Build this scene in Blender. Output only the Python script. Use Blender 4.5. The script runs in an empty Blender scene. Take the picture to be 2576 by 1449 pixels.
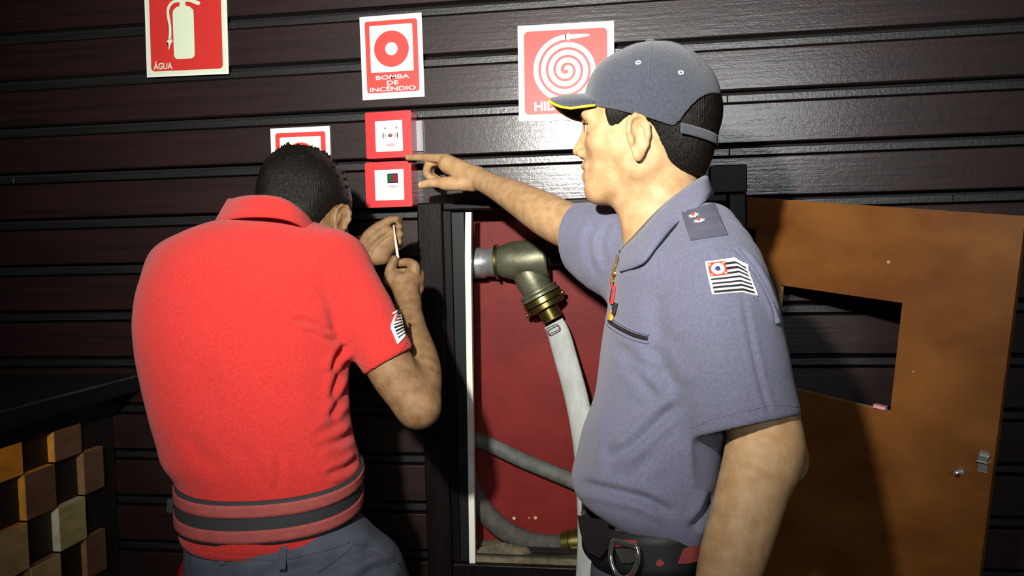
import bpy, bmesh, math, random
import numpy as np
from mathutils import Vector, Matrix
from mathutils.bvhtree import BVHTree

random.seed(7); np.random.seed(7)
SC = bpy.context.scene
COL = SC.collection

# ------------------------------------------------------------------ camera
F = 2230.0                       # focal length in pixels of a 2576 x 1449 frame
YAW, PITCH, ROLL = math.radians(9.5), math.radians(3.0), 0.0245
EYE = np.array([0.0, 0.0, 1.5])
_fh = np.array([-math.sin(YAW), math.cos(YAW), 0.0])
FW = _fh * math.cos(PITCH) + np.array([0, 0, -math.sin(PITCH)])
_r0 = np.array([math.cos(YAW), math.sin(YAW), 0.0])
_u0 = np.cross(_r0, FW)
RT = _r0 * math.cos(ROLL) - _u0 * math.sin(ROLL)
UP = _u0 * math.cos(ROLL) + _r0 * math.sin(ROLL)
cam_data = bpy.data.cameras.new('camera')
cam_data.sensor_width = 36.0
cam_data.lens = F / 2576.0 * 36.0
cam_data.clip_start = 0.02
cam = bpy.data.objects.new('camera', cam_data)
COL.objects.link(cam)
M = Matrix.Identity(4)
for i in range(3):
    M[i][0], M[i][1], M[i][2], M[i][3] = RT[i], UP[i], -FW[i], EYE[i]
cam.matrix_world = M
SC.camera = cam

# ------------------------------------------------------------------ world, lamp, exposure
world = bpy.data.worlds.new('dark_room')
SC.world = world
world.use_nodes = True
world.node_tree.nodes['Background'].inputs[0].default_value = (0.55, 0.5, 0.6, 1)
world.node_tree.nodes['Background'].inputs[1].default_value = 0.006

LAMP_POS = Vector((-0.34, -0.02, 1.97))
ld = bpy.data.lights.new('hand_lamp', 'SPOT')
ld.energy = 275
ld.color = (1.0, 0.965, 0.90)
ld.spot_size = math.radians(83)
ld.spot_blend = 1.0
ld.shadow_soft_size = 0.03
lamp = bpy.data.objects.new('hand_lamp', ld)
COL.objects.link(lamp)
lamp.location = LAMP_POS
lamp.rotation_euler = (Vector((-0.33, 2.1, 1.84)) - LAMP_POS).to_track_quat('-Z', 'Y').to_euler()

# unseen lamp added far behind the camera, placed and sized by the wall glare
td = bpy.data.lights.new('rear_glare_lamp', 'AREA')
td.shape = 'RECTANGLE'; td.size = 1.0; td.size_y = 0.28; td.energy = 36; td.color = (0.93, 0.97, 1.0)
tl = bpy.data.objects.new('rear_glare_lamp', td); COL.objects.link(tl)
tl.location = (0.62, -2.9, 2.45)
tl.rotation_euler = (Vector((0.1, 2.1, 1.6)) - tl.location).to_track_quat('-Z', 'Y').to_euler()

SC.view_settings.view_transform = 'Standard'
SC.view_settings.look = 'None'
SC.view_settings.exposure = 0.0
SC.view_settings.gamma = 1.0
SC.view_settings.use_curve_mapping = False

# ------------------------------------------------------------------ coordinate helpers
def ray(x, y):
    return FW + RT * (x - 1288.0) / F - UP * (y - 724.5) / F
def on_y(x, y, Y=2.1):
    d = ray(x, y); return EYE + d * (Y / d[1])
def on_x(x, y, X):
    d = ray(x, y); return EYE + d * (X / d[0])
def cp(x, y, Z):                 # point in the camera's frame (right, up, forward), metres
    return np.array([(x - 1288.0) / F * Z, -(y - 724.5) / F * Z, Z])
BAS = np.stack([RT, UP, FW])     # rows
def to_w(p):
    return np.asarray(p) @ BAS + EYE
def to_c(w):
    return (np.asarray(w) - EYE) @ BAS.T
def wp(x, y, Z):
    return to_w(cp(x, y, Z))

# ------------------------------------------------------------------ materials
def srgb(r, g, b):
    f = lambda c: (c / 255.0 / 12.92) if c / 255.0 <= 0.04045 else ((c / 255.0 + 0.055) / 1.055) ** 2.4
    return (f(r), f(g), f(b))
MATS = {}
def mat(name, col, rough=0.5, metal=0.0, col2=None, scale=(40, 40, 40), detail=4, bump=0.0, bscale=None,
        coat=0.0, sss=0.0, spec=0.5, sheen=0.0, contrast=(0.35, 0.65), bdist=0.002, crough=0.1):
    if name in MATS: return MATS[name]
    m = bpy.data.materials.new(name); m.use_nodes = True
    nt = m.node_tree; b = nt.nodes['Principled BSDF']
    b.inputs['Base Color'].default_value = (*col, 1)
    b.inputs['Roughness'].default_value = rough
    b.inputs['Metallic'].default_value = metal
    b.inputs['Specular IOR Level'].default_value = spec
    if coat: 
        b.inputs['Coat Weight'].default_value = coat; b.inputs['Coat Roughness'].default_value = crough
    if sss:
        b.inputs['Subsurface Weight'].default_value = sss
        b.inputs['Subsurface Radius'].default_value = (0.012, 0.005, 0.003)
        b.inputs['Subsurface Scale'].default_value = 0.6
    if sheen:
        b.inputs['Sheen Weight'].default_value = sheen; b.inputs['Sheen Roughness'].default_value = 0.6
    tc = nt.nodes.new('ShaderNodeTexCoord')
    def noise(sc, det):
        mp = nt.nodes.new('ShaderNodeMapping'); mp.inputs['Scale'].default_value = sc
        nz = nt.nodes.new('ShaderNodeTexNoise'); nz.inputs['Scale'].default_value = 1.0; nz.inputs['Detail'].default_value = det
        nt.links.new(tc.outputs['Object'], mp.inputs[0]); nt.links.new(mp.outputs[0], nz.inputs['Vector'])
        return nz
    if col2 is not None:
        nz = noise(scale, detail)
        cr = nt.nodes.new('ShaderNodeValToRGB')
        cr.color_ramp.elements[0].position, cr.color_ramp.elements[1].position = contrast
        cr.color_ramp.elements[0].color = (*col, 1); cr.color_ramp.elements[1].color = (*col2, 1)
        nt.links.new(nz.outputs['Fac'], cr.inputs[0]); nt.links.new(cr.outputs[0], b.inputs['Base Color'])
    if bump:
        last = None
        for k, (sc, st) in enumerate(bscale or [((300, 300, 300), 1.0)]):
            nz = noise(sc, 3)
            bp = nt.nodes.new('ShaderNodeBump'); bp.inputs['Strength'].default_value = bump * st
            bp.inputs['Distance'].default_value = bdist
            nt.links.new(nz.outputs['Fac'], bp.inputs['Height'])
            if last: nt.links.new(last.outputs[0], bp.inputs['Normal'])
            last = bp
        nt.links.new(last.outputs[0], b.inputs['Normal'])
        if coat: nt.links.new(last.outputs[0], b.inputs['Coat Normal'])
    MATS[name] = m
    return m

# ------------------------------------------------------------------ object helpers
def link(name, me, m=None, parent=None, smooth=False):
    o = bpy.data.objects.new(name, me)
    COL.objects.link(o)
    for mm in (m if isinstance(m, (list, tuple)) else [m]):
        if mm is not None: me.materials.append(mm)
    if smooth:
        for p in me.polygons: p.use_smooth = True
    if parent is not None:
        o.parent = parent
        o.matrix_parent_inverse = root_matrix(parent).inverted()
    return o
def root_matrix(o):
    m = Matrix.Translation(o.location) if o.type == 'EMPTY' else o.matrix_basis.copy()
    return m
def root(name, loc):
    o = bpy.data.objects.new(name, None); o.empty_display_size = 0.05
    COL.objects.link(o); o.location = tuple(float(v) for v in loc)
    return o
def tag(o, label=None, cat=None, group=None, kind=None):
    if label: o['label'] = label
    if cat: o['category'] = cat
    if group: o['group'] = group
    if kind: o['kind'] = kind
    return o
def mesh(name, v, f):
    me = bpy.data.meshes.new(name)
    me.from_pydata([tuple(float(c) for c in p) for p in v], [], f); me.update()
    return me
def bm_mesh(name, bm):
    bmesh.ops.recalc_face_normals(bm, faces=bm.faces)
    me = bpy.data.meshes.new(name); bm.to_mesh(me); bm.free(); me.update(); return me
def box_bm(bm, c, h, R=None, bev=0.0, seg=1):
    ret = bmesh.ops.create_cube(bm, size=1.0)
    vs = ret['verts']
    for v in vs:
        p = Vector((v.co.x * 2 * h[0], v.co.y * 2 * h[1], v.co.z * 2 * h[2]))
        if R is not None: p = R @ p
        v.co = p + Vector(c)
    if bev:
        es = {e for v in vs for e in v.link_edges}
        bmesh.ops.bevel(bm, geom=list(es), offset=bev, segments=seg, affect='EDGES', profile=0.5)
    return bm
def box(name, lo, hi, m, parent=None, bev=0.0, seg=1):
    bm = bmesh.new()
    box_bm(bm, [(a + b) / 2 for a, b in zip(lo, hi)], [(b - a) / 2 for a, b in zip(lo, hi)], None, bev, seg)
    return link(name, bm_mesh(name, bm), m, parent)
def obox(name, c, h, R, m, parent=None, bev=0.0, seg=2, smooth=False):
    bm = bmesh.new(); box_bm(bm, c, h, R, bev, seg)
    return link(name, bm_mesh(name, bm), m, parent, smooth)
def frame_from(n, upv=Vector((0, 0, 1))):
    n = Vector(n).normalized(); x = upv.cross(n)
    if x.length < 1e-4: x = Vector((1, 0, 0)).cross(n)
    x.normalize(); y = n.cross(x)
    R = Matrix((x, y, n)).transposed()
    return R
def spline(pts, n=8, closed=False):
    P = [np.asarray(p, float) for p in pts]
    out = []; N = len(P)
    for i in range(N if closed else N - 1):
        if closed: p0, p1, p2, p3 = P[(i - 1) % N], P[i], P[(i + 1) % N], P[(i + 2) % N]
        else: p0, p1, p2, p3 = P[max(i - 1, 0)], P[i], P[i + 1], P[min(i + 2, N - 1)]
        for k in range(n):
            t = k / n
            out.append(0.5 * (2 * p1 + (p2 - p0) * t + (2 * p0 - 5 * p1 + 4 * p2 - p3) * t * t + (3 * p1 - p0 - 3 * p2 + p3) * t ** 3))
    if not closed: out.append(P[-1])
    return out
def tube_mesh(name, pts, rad, seg=12, closed=False, flat=None):
    """tube along points; rad scalar or list; flat=(axis, factor) squashes the section along a world axis"""
    P = [Vector(tuple(float(c) for c in p)) for p in pts]; n = len(P)
    rs = [rad] * n if np.isscalar(rad) else list(rad)
    v, f = [], []
    prev = None
    for i in range(n):
        a = P[(i - 1) % n] if (closed or i > 0) else P[i]
        b = P[(i + 1) % n] if (closed or i < n - 1) else P[i]
        t = (b - a).normalized()
        if prev is None:
            u = t.orthogonal().normalized()
        else:
            u = (prev - t * prev.dot(t)).normalized()
        prev = u; w = t.cross(u)
        for k in range(seg):
            an = 2 * math.pi * k / seg
            off = (u * math.cos(an) + w * math.sin(an)) * rs[i]
            if flat is not None:
                ax = Vector(flat[0]).normalized(); off -= ax * off.dot(ax) * (1 - flat[1])
            v.append(P[i] + off)
    m = n if closed else n - 1
    for i in range(m):
        j = (i + 1) % n
        for k in range(seg):
            l = (k + 1) % seg
            f.append((i * seg + k, i * seg + l, j * seg + l, j * seg + k))
    if not closed:
        f.append(tuple(range(seg - 1, -1, -1))); f.append(tuple((n - 1) * seg + k for k in range(seg)))
    return mesh(name, v, f)
def tube(name, pts, rad, m, parent=None, seg=12, closed=False, flat=None):
    return link(name, tube_mesh(name, pts, rad, seg, closed, flat), m, parent, True)
def lathe(name, a, d, prof, m, parent=None, seg=32):
    """profile (distance along d, radius) revolved about axis a + t d"""
    a = Vector(a); d = Vector(d).normalized(); u = d.orthogonal().normalized(); w = d.cross(u)
    v, f = [], []
    for t, r in prof:
        for k in range(seg):
            an = 2 * math.pi * k / seg
            v.append(a + d * t + (u * math.cos(an) + w * math.sin(an)) * max(r, 1e-5))
    for i in range(len(prof) - 1):
        for k in range(seg):
            l = (k + 1) % seg
            f.append((i * seg + k, i * seg + l, (i + 1) * seg + l, (i + 1) * seg + k))
    f.append(tuple(range(seg - 1, -1, -1))); f.append(tuple((len(prof) - 1) * seg + k for k in range(seg)))
    bm = bmesh.new(); me = mesh(name, v, f); bm.from_mesh(me)
    bmesh.ops.recalc_face_normals(bm, faces=bm.faces); bm.to_mesh(me); bm.free()
    o = link(name, me, m, parent, True)
    try:
        me.set_sharp_from_angle(angle=math.radians(35))
    except Exception: pass
    return o
def slab(name, loop, T, depth, m, parent=None, z0=0.0):
    """flat outline (local x, y) given thickness along the local normal; T maps (x, y, h) to world"""
    n = len(loop)
    bm = bmesh.new()
    a = [bm.verts.new(T(x, y, z0 + depth)) for x, y in loop]
    b = [bm.verts.new(T(x, y, z0)) for x, y in loop]
    fc = bm.faces.new(a)
    for i in range(n):
        bm.faces.new((a[i], b[i], b[(i + 1) % n], a[(i + 1) % n]))
    bmesh.ops.triangulate(bm, faces=[fc])
    return link(name, bm_mesh(name, bm), m, parent)
def rrect(x0, y0, x1, y1, r, n=6):
    out = []
    for cx, cy, a0 in ((x1 - r, y1 - r, 0), (x0 + r, y1 - r, 90), (x0 + r, y0 + r, 180), (x1 - r, y0 + r, 270)):
        for k in range(n + 1):
            a = math.radians(a0 + 90 * k / n); out.append((cx + r * math.cos(a), cy + r * math.sin(a)))
    return out
def disc(cx, cy, rx, ry=None, n=40):
    ry = rx if ry is None else ry
    return [(cx + rx * math.cos(2 * math.pi * k / n), cy + ry * math.sin(2 * math.pi * k / n)) for k in range(n)]
def text_mesh(name, s, x0, x1, y0, y1, T, m, parent, z0, depth=0.0004, bold=0.02):
    cu = bpy.data.curves.new('t', 'FONT'); cu.body = s; cu.offset = bold; cu.extrude = 0.0; cu.resolution_u = 4
    o = bpy.data.objects.new('t', cu); COL.objects.link(o)
    dg = bpy.context.evaluated_depsgraph_get(); dg.update()
    me = bpy.data.meshes.new_from_object(o.evaluated_get(dg))
    bpy.data.objects.remove(o); bpy.data.curves.remove(cu)
    co = np.array([v.co[:] for v in me.vertices])
    lo, hi = co.min(0), co.max(0)
    # accents rise above cap height: fit the plain letters to the given box
    cap = 0.70 if hi[1] > 0.75 else hi[1]
    bot = 0.0 if lo[1] < 0 and lo[1] > -0.08 else lo[1]
    for v in me.vertices:
        x = x0 + (v.co.x - lo[0]) / (hi[0] - lo[0]) * (x1 - x0)
        y = y0 + (v.co.y - bot) / (cap - bot) * (y1 - y0)
        v.co = T(x, y, z0 + depth)
    me.name = name
    me.update()
    return link(name, me, m, parent)

# ================================================================== THE ROOM
WOOD_A, WOOD_B = (0.0085, 0.0026, 0.0024), (0.018, 0.0055, 0.0046)
m_wood = mat('dark_lacquered_wood', WOOD_A, 0.50, col2=WOOD_B, scale=(3, 30, 60), detail=6, bump=0.26,
             bscale=[((6, 60, 150), 0.6), ((70, 70, 90), 0.45), ((300, 300, 300), 0.35)], coat=0.7, crough=0.20, spec=0.32)
m_strip = mat('grey_lacquered_strip', (0.005, 0.0048, 0.0048), 0.45, col2=(0.010, 0.010, 0.010), scale=(6, 30, 60), bump=0.35,
              bscale=[((8, 60, 160), 0.6), ((140, 140, 140), 0.6)], coat=0.6, crough=0.22, spec=0.5)
m_back = mat('black_wall_backing', (0.006, 0.004, 0.004), 0.9)
m_floor = mat('dark_floor', (0.02, 0.016, 0.015), 0.6, col2=(0.035, 0.028, 0.025), scale=(6, 6, 6))

fl = box('floor', (-3.4, -1.6, -0.06), (2.6, 2.4, 0.0), m_floor); tag(fl, 'dark plain floor under the two people', 'floor', kind='structure')
OPX0, OPX1, OPZ0, OPZ1 = -0.512, 0.165, 0.735, 1.578       # hole cut through the boards for the hydrant cabinet
wall = bpy.data.objects.new('wall_back', None)
me = bmesh.new()
for lo, hi in (((-3.3, 2.135, 0), (OPX0, 2.16, 2.75)), ((OPX1, 2.135, 0), (2.5, 2.16, 2.75)),
               ((OPX0, 2.135, 0), (OPX1, 2.16, OPZ0)), ((OPX0, 2.135, OPZ1), (OPX1, 2.16, 2.75))):
    box_bm(me, [(a + b) / 2 for a, b in zip(lo, hi)], [(b - a) / 2 for a, b in zip(lo, hi)])
bpy.data.objects.remove(wall)
wall = link('wall_back', bm_mesh('wall_back', me), m_back)
tag(wall, 'dark lacquered wall of wide horizontal boards with recessed strips between', 'wall', kind='structure')

PITCHZ, Z0 = 0.1215, 1.7125                # top edge of every recess
def runs(z0, z1, cuts):
    segs = []
    xs = sorted([-3.3, 2.5] + list(cuts))
    for a, b in zip(xs[:-1], xs[1:]):
        if z1 > OPZ0 and z0 < OPZ1:
            if a < OPX0: segs.append((a, min(b, OPX0)))
            if b > OPX1: segs.append((max(a, OPX1), b))
        else: segs.append((a, b))
    return [(a + 0.0006, b - 0.0006) for a, b in segs if b - a > 0.01]
strip_cut = {2: on_y(1715, 115)[0], 1: on_y(1831, 245)[0], 0: on_y(1836, 380)[0]}
for k in range(-14, 9):
    zt = Z0 + k * PITCHZ                   # recess: gap 10 mm, strip 17 mm, gap 5 mm
    zb = zt - 0.0325                       # top of the board below
    lo, hi = max(zb - 0.089, 0.0), zb
    dy = random.uniform(-0.0012, 0.0012)
    if hi > 0.02:
        for a, b in runs(lo, hi, []):
            box('plank', (a, 2.100 + dy, lo), (b, 2.135, hi), m_wood, wall, 0.0022, 2)
    if zt - 0.0275 > 0.0:
        for a, b in runs(zt - 0.0275, zt - 0.0105, [strip_cut.get(k, random.uniform(0.3, 1.4)), random.uniform(-2.4, -1.5)]):
            box('batten', (a, 2.113, zt - 0.0275), (b, 2.135, zt - 0.0105), m_strip, wall, 0.0012, 1)

# ------------------------------------------------------------------ signs
m_sw = mat('sign_white', (0.82, 0.84, 0.80), 0.35, coat=0.2)
m_sg = mat('sign_glow_white', (0.70, 0.80, 0.60), 0.4)
m_sr = mat('sign_red', (0.62, 0.035, 0.03), 0.33, coat=0.15)
m_sr2 = mat('sign_bright_red', (0.66, 0.05, 0.04), 0.4)
def sign_root(tl, tr, h_ratio, label, name='safety_sign', Yw=2.099):
    a, b = on_y(*tl, Yw), on_y(*tr, Yw)
    w = float(np.linalg.norm(b - a)); h = w * h_ratio
    ux = (b - a) / w; uz = np.array([-ux[2], 0, ux[0]])
    o = a - uz * h
    def T(x, y, d):                        # x, y as a fraction of width from bottom left, d towards the room
        p = o + ux * x * w + uz * y * w; return Vector((p[0], Yw - 0.0005 - d, p[2]))
    r = root(name, (o + ux * w / 2).tolist()); tag(r, label, 'sign', 'fire safety signs on the wall')
    return r, T, h_ratio
def bomba(tl, tr, label, words):
    r, T, H = sign_root(tl, tr, 1.285, label)
    slab('plate', [(0, 0), (1, 0), (1, H), (0, H)], T, 0.002, m_sw, r)
    v = lambda t: H * (1 - t)
    slab('red_panel', rrect(.08, v(.925), .925, v(.062), .04), T, 0.0004, m_sr2, r, 0.002)
    slab('white_window', rrect(.155, v(.68), .845, v(.118), .012), T, 0.0004, m_sw, r, 0.0024)
    slab('red_ring', disc(.5, v(.405), .28), T, 0.0004, m_sr2, r, 0.0028)
    slab('ring_centre', disc(.5, v(.405), .10), T, 0.0004, m_sw, r, 0.0032)
    for s, x0, x1, t in words:
        text_mesh('lettering', s, x0, x1, v(t + .050), v(t), T, m_sw, r, 0.0024, bold=0.018)
bomba((905, 44), (1061, 32), 'white and red portrait sign with red ring above BOMBA DE INCÊNDIO lettering',
      [('BOMBA', .23, .77, .716), ('DE', .405, .595, .784), ('INCÊNDIO', .125, .865, .858)])
bomba((681, 324), (830, 317), 'white and red ring sign half hidden behind the bowed head', [])

# extinguisher sign
r, T, H = sign_root((364, -40), (570, -53), 1.055, 'red sign with pale extinguisher symbol above ÁGUA lettering')
slab('plate', [(0, 0), (1, 0), (1, H), (0, H)], T, 0.003, m_sw, r)
slab('pale_border', rrect(.022, .022, .978, H - .022, .01), T, 0.0004, m_sg, r, 0.003)
slab('red_panel', rrect(.058, .062, .935, H - .06, .045), T, 0.0004, m_sr, r, 0.0034)
Y0 = .10
slab('extinguisher_symbol', rrect(.345, .19, .60, .745, .05) , T, 0.0004, m_sg, r, 0.0038)
slab('extinguisher_symbol', [(.345, .69), (.60, .69), (.597, .73), (.56, .765), (.515, .78), (.43, .78), (.385, .765), (.35, .73)], T, 0.0004, m_sg, r, 0.0040)
slab('extinguisher_symbol', [(.435, .77), (.505, .77), (.505, .86), (.435, .86)], T, 0.0004, m_sg, r, 0.0042)
slab('extinguisher_symbol', [(.49, .83), (.56, .82), (.665, .775), (.685, .80), (.68, .815), (.57, .86), (.49, .86)], T, 0.0004, m_sg, r, 0.0038)
hp = [(x, y, 0) for x, y in ((.45, .84), (.37, .835), (.315, .80), (.29, .745), (.292, .66), (.305, .57), (.305, .48), (.30, .415))]
hs = spline(hp, 5); lft, rgt = [], []
for i, p in enumerate(hs):
    t = hs[min(i + 1, len(hs) - 1)] - hs[max(i - 1, 0)]; t = t / np.linalg.norm(t)
    lft.append((p[0] - t[1] * .016, p[1] + t[0] * .016)); rgt.append((p[0] + t[1] * .016, p[1] - t[0] * .016))
slab('extinguisher_symbol', lft + rgt[::-1], T, 0.0004, m_sg, r, 0.0038)
slab('extinguisher_symbol', [(.285, .42), (.32, .42), (.335, .385), (.315, .375), (.285, .30), (.275, .31), (.28, .375), (.262, .39)], T, 0.0004, m_sg, r, 0.0038)
text_mesh('lettering', 'ÁGUA', .09, .32, .085, .155, T, m_sg, r, 0.0038)

# hydrant sign with the coiled hose symbol
m_sp = mat('sign_hydrant_red', (0.70, 0.06, 0.05), 0.42, spec=0.4)
r, T, H = sign_root((1302.5, 66), (1544.5, 52.6), 0.992, 'square red sign with white spiral hose symbol above HIDRANTE lettering')
slab('plate', [(0, 0), (1, 0), (1, H), (0, H)], T, 0.002, m_sw, r)
slab('red_panel', rrect(.064, .068, .93, H - .064, .05), T, 0.0004, m_sp, r, 0.002)
cx, cy = .505, H - .478
lft, rgt = [], []
N = 150
for i in range(N + 1):
    ph = i / N * 4.25 * 2 * math.pi
    rr = .338 - .0785 * ph / (2 * math.pi); wd = .0255
    if rr < .03: wd = .0255 * max(rr / .03, 0.5)
    a = math.pi / 2 + ph
    lft.append((cx + (rr + wd) * math.cos(a), cy + (rr + wd) * math.sin(a)))
    rgt.append((cx + (rr - wd) * math.cos(a), cy + (rr - wd) * math.sin(a)))
vv = [T(*p, 0.0028) for p in lft] + [T(*p, 0.0028) for p in rgt]
link('hose_symbol', mesh('hose_symbol', vv, [(i, i + 1, N + 2 + i, N + 1 + i) for i in range(N)]), m_sw, r)
slab('hose_symbol', [(cx - .01, cy + .3125), (cx + .10, cy + .318), (cx + .235, cy + .336), (cx + .25, cy + .347), (cx + .235, cy + .358), (cx + .08, cy + .363), (cx - .01, cy + .363)], T, 0.0004, m_sw, r, 0.0024)
slab('hose_symbol', [(cx + .015, cy + .30), (cx + .035, cy + .298), (cx + .05, cy + .338), (cx + .035, cy + .378), (cx + .02, cy + .376), (cx + .0, cy + .338)], T, 0.0004, m_sw, r, 0.0026)
text_mesh('lettering', 'HIDRANTE', .165, .84, .108, .20, T, m_sw, r, 0.0024, bold=0.03)

# ------------------------------------------------------------------ the two red alarm boxes
m_rb = mat('alarm_box_red', (0.60, 0.018, 0.022), 0.38, coat=0.2, bump=0.05, bscale=[((300, 300, 300), 1)])
m_pan = mat('alarm_panel_white', (0.86, 0.87, 0.86), 0.3)
m_gr = mat('grey_plastic', (0.30, 0.31, 0.33), 0.3)
m_dk = mat('print_dark', (0.05, 0.05, 0.06), 0.5)
m_brn = mat('print_brown_red', (0.25, 0.05, 0.025), 0.5)
m_pk = mat('print_pink', (0.75, 0.35, 0.36), 0.5)
m_grn = mat('lens_green', (0.01, 0.10, 0.03), 0.2)
m_rlens = mat('lens_red', (0.35, 0.01, 0.012), 0.2)
m_nav = mat('lens_surround', (0.01, 0.01, 0.05), 0.3)
def alarm(tl, tr, bl, label, cat, kind):
    Yf = 2.100 - 0.052
    a, b, c = on_y(*tl, Yf), on_y(*tr, Yf), on_y(*bl, Yf)
    w = float(np.linalg.norm(b - a)); ux = (b - a) / w; uz = np.array([-ux[2], 0, ux[0]])
    h = float((a - c) @ uz); o = a - uz * h
    def T(x, y, d):
        p = o + ux * x * w + uz * y * w; return Vector((p[0], Yf - d, p[2]))
    H = h / w
    r = root('alarm_box', (o + ux * w / 2).tolist()); tag(r, label, cat)
    # casing: hollow front frame round a sunken panel
    x0, x1, y0, y1 = (.205, .80, .14, .81) if kind == 'siren' else (.20, .83, .155, .83)
    y0 *= H; y1 *= H
    bm = bmesh.new()
    out = rrect(0, 0, 1, H, .03, 3); n = len(out)
    fo = [bm.verts.new(T(x, y, 0)) for x, y in out]; bo = [bm.verts.new(T(x, y, -0.0505)) for x, y in out]
    inn = rrect(x0, y0, x1, y1, .02, 3)
    fi = [bm.verts.new(T(x, y, 0)) for x, y in inn]; bi = [bm.verts.new(T(x, y, -0.004)) for x, y in inn]
    for i in range(n):
        j = (i + 1) % n
        bm.faces.new((fo[i], bo[i], bo[j], fo[j])); bm.faces.new((fi[i], fi[j], bi[j], bi[i])); bm.faces.new((fo[i], fo[j], fi[j], fi[i]))
    bm.faces.new(bo)
    link('casing', bm_mesh('casing', bm), m_rb, r)
    slab('panel', inn, T, 0.001, m_pan, r, -0.0045)
    cxm, z = (x0 + x1) / 2, -0.0035
    if kind == 'siren':
        slab('mounting_plate', [(1.0, .16 * H), (1.13, .16 * H), (1.13, .82 * H), (1.0, .82 * H)], T, 0.008, m_gr, r, -0.0505)
        for x in (.40, .645): slab('indicator_dot', disc(x + .02, .645 * H, .018, n=12), T, 0.0006, m_dk, r, z)
        slab('sounder_hole', disc(.525, .485 * H, .052, .04, 18), T, 0.0008, m_brn, r, z)
        for s in (-1, 1):
            for rad, wd in ((.115, .008), (.165, .012)):
                ar = [(.525 + s * (rad + e) * math.cos(t), .485 * H + (rad + e) * math.sin(t) * .8) for e, ts in ((wd / 2, 1), (-wd / 2, -1))
                      for t in [ts * math.radians(q) for q in (-28, -14, 0, 14, 28)]]
                slab('sound_wave_mark', ar, T, 0.0005, m_dk if rad > .13 else m_gr, r, z)
        slab('maker_mark', disc(.525, .285 * H, .095, .035, 20), T, 0.0005, m_pk, r, z)
    else:
        ix, iy = .585, .635 * H
        slab('lens_surround', rrect(ix - .115, iy - .10, ix + .115, iy + .10, .015, 2), T, 0.0008, m_nav, r, z)
        slab('green_lens', rrect(ix - .10, iy - .07, ix - .005, iy + .08, .01, 2), T, 0.0012, m_grn, r, z)
        slab('red_lens', rrect(ix + .008, iy - .075, ix + .088, iy + .07, .01, 2), T, 0.0012, m_rlens, r, z)
        slab('maker_mark', [(ix - .115, .465 * H), (ix, .48 * H), (ix + .115, .465 * H), (ix + .09, .44 * H), (ix, .42 * H), (ix - .09, .44 * H)], T, 0.0005, m_pk, r, z)
alarm((917.7, 283.6), (1033.8, 277), (921, 400), 'red alarm sounder box with siren symbol on white panel, above the other red box', 'alarm box', 'siren')
alarm((917.5, 409), (1034, 404), (924, 523), 'red alarm call box with small green and red lenses on white panel', 'alarm box', 'lens')

# ------------------------------------------------------------------ hydrant cabinet
m_blk = mat('black_lacquer_wood', (0.004, 0.003, 0.003), 0.40, col2=(0.008, 0.005, 0.0045), scale=(40, 40, 6), bump=0.15,
            bscale=[((120, 120, 40), 1.0)], spec=0.14)
m_red = mat('cabinet_red_paint', (0.150, 0.0125, 0.010), 0.5, col2=(0.195, 0.017, 0.014), scale=(9, 9, 9), detail=6, bump=0.35,
            bscale=[((45, 45, 45), 0.5), ((160, 160, 160), 0.4)], spec=0.2)
m_edge = mat('pale_edge_trim', (0.80, 0.79, 0.70), 0.45, col2=(0.62, 0.57, 0.38), scale=(8, 8, 12), contrast=(0.5, 0.75))
m_dgm = mat('dark_grey_metal', (0.010, 0.012, 0.013), 0.4, spec=0.22)
m_dust = mat('dusty_board', (0.09, 0.075, 0.045), 0.85, col2=(0.20, 0.17, 0.10), scale=(30, 30, 30), detail=6, bump=0.6, bscale=[((80, 80, 80), 1)], bdist=0.004)
cab = root('hydrant_cabinet', (-0.16, 2.2, OPZ0)); tag(cab, 'black framed fire hydrant cabinet with red painted interior let into the wall', 'cabinet')
BY = 2.225
box('back_panel', (-0.56, BY, 0.70), (0.22, BY + 0.012, 1.64), m_red, cab)
box('cabinet_side', (-0.572, 2.137, 0.70), (-0.56, BY, 1.64), m_blk, cab)
box('cabinet_side', (0.22, 2.137, 0.70), (0.232, BY, 1.64), m_blk, cab)
box('cabinet_top', (-0.572, 2.137, 1.64), (0.232, BY, 1.652), m_blk, cab)
box('cabinet_floor', (-0.572, 2.101, 0.712), (0.232, BY, 0.7265), m_dust, cab)
box('frame_stile', (-0.574, 2.070, 0.60), (-0.513, 2.10, 1.598), m_blk, cab, 0.004, 2)
box('frame_stile', (0.155, 2.070, 0.60), (0.196, 2.10, 1.598), m_blk, cab, 0.004, 2)
box('frame_head', (-0.512, 2.078, 1.578), (0.155, 2.10, 1.598), m_blk, cab, 0.004, 2)
box('frame_sill', (-0.512, 2.078, 0.60), (0.155, 2.10, 0.715), m_blk, cab, 0.003, 2)
a, b = on_y(1153, 760, 2.09), on_y(1171, 760, 2.09)
box('inner_flange', (-0.495, 2.092, 0.716), (-0.462, 2.136, 1.5745), m_dgm, cab, 0.002)
box('frame_reveal', (-0.5125, 2.088, 0.716), (-0.4955, 2.1355, 1.5775), m_blk, cab)
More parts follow.
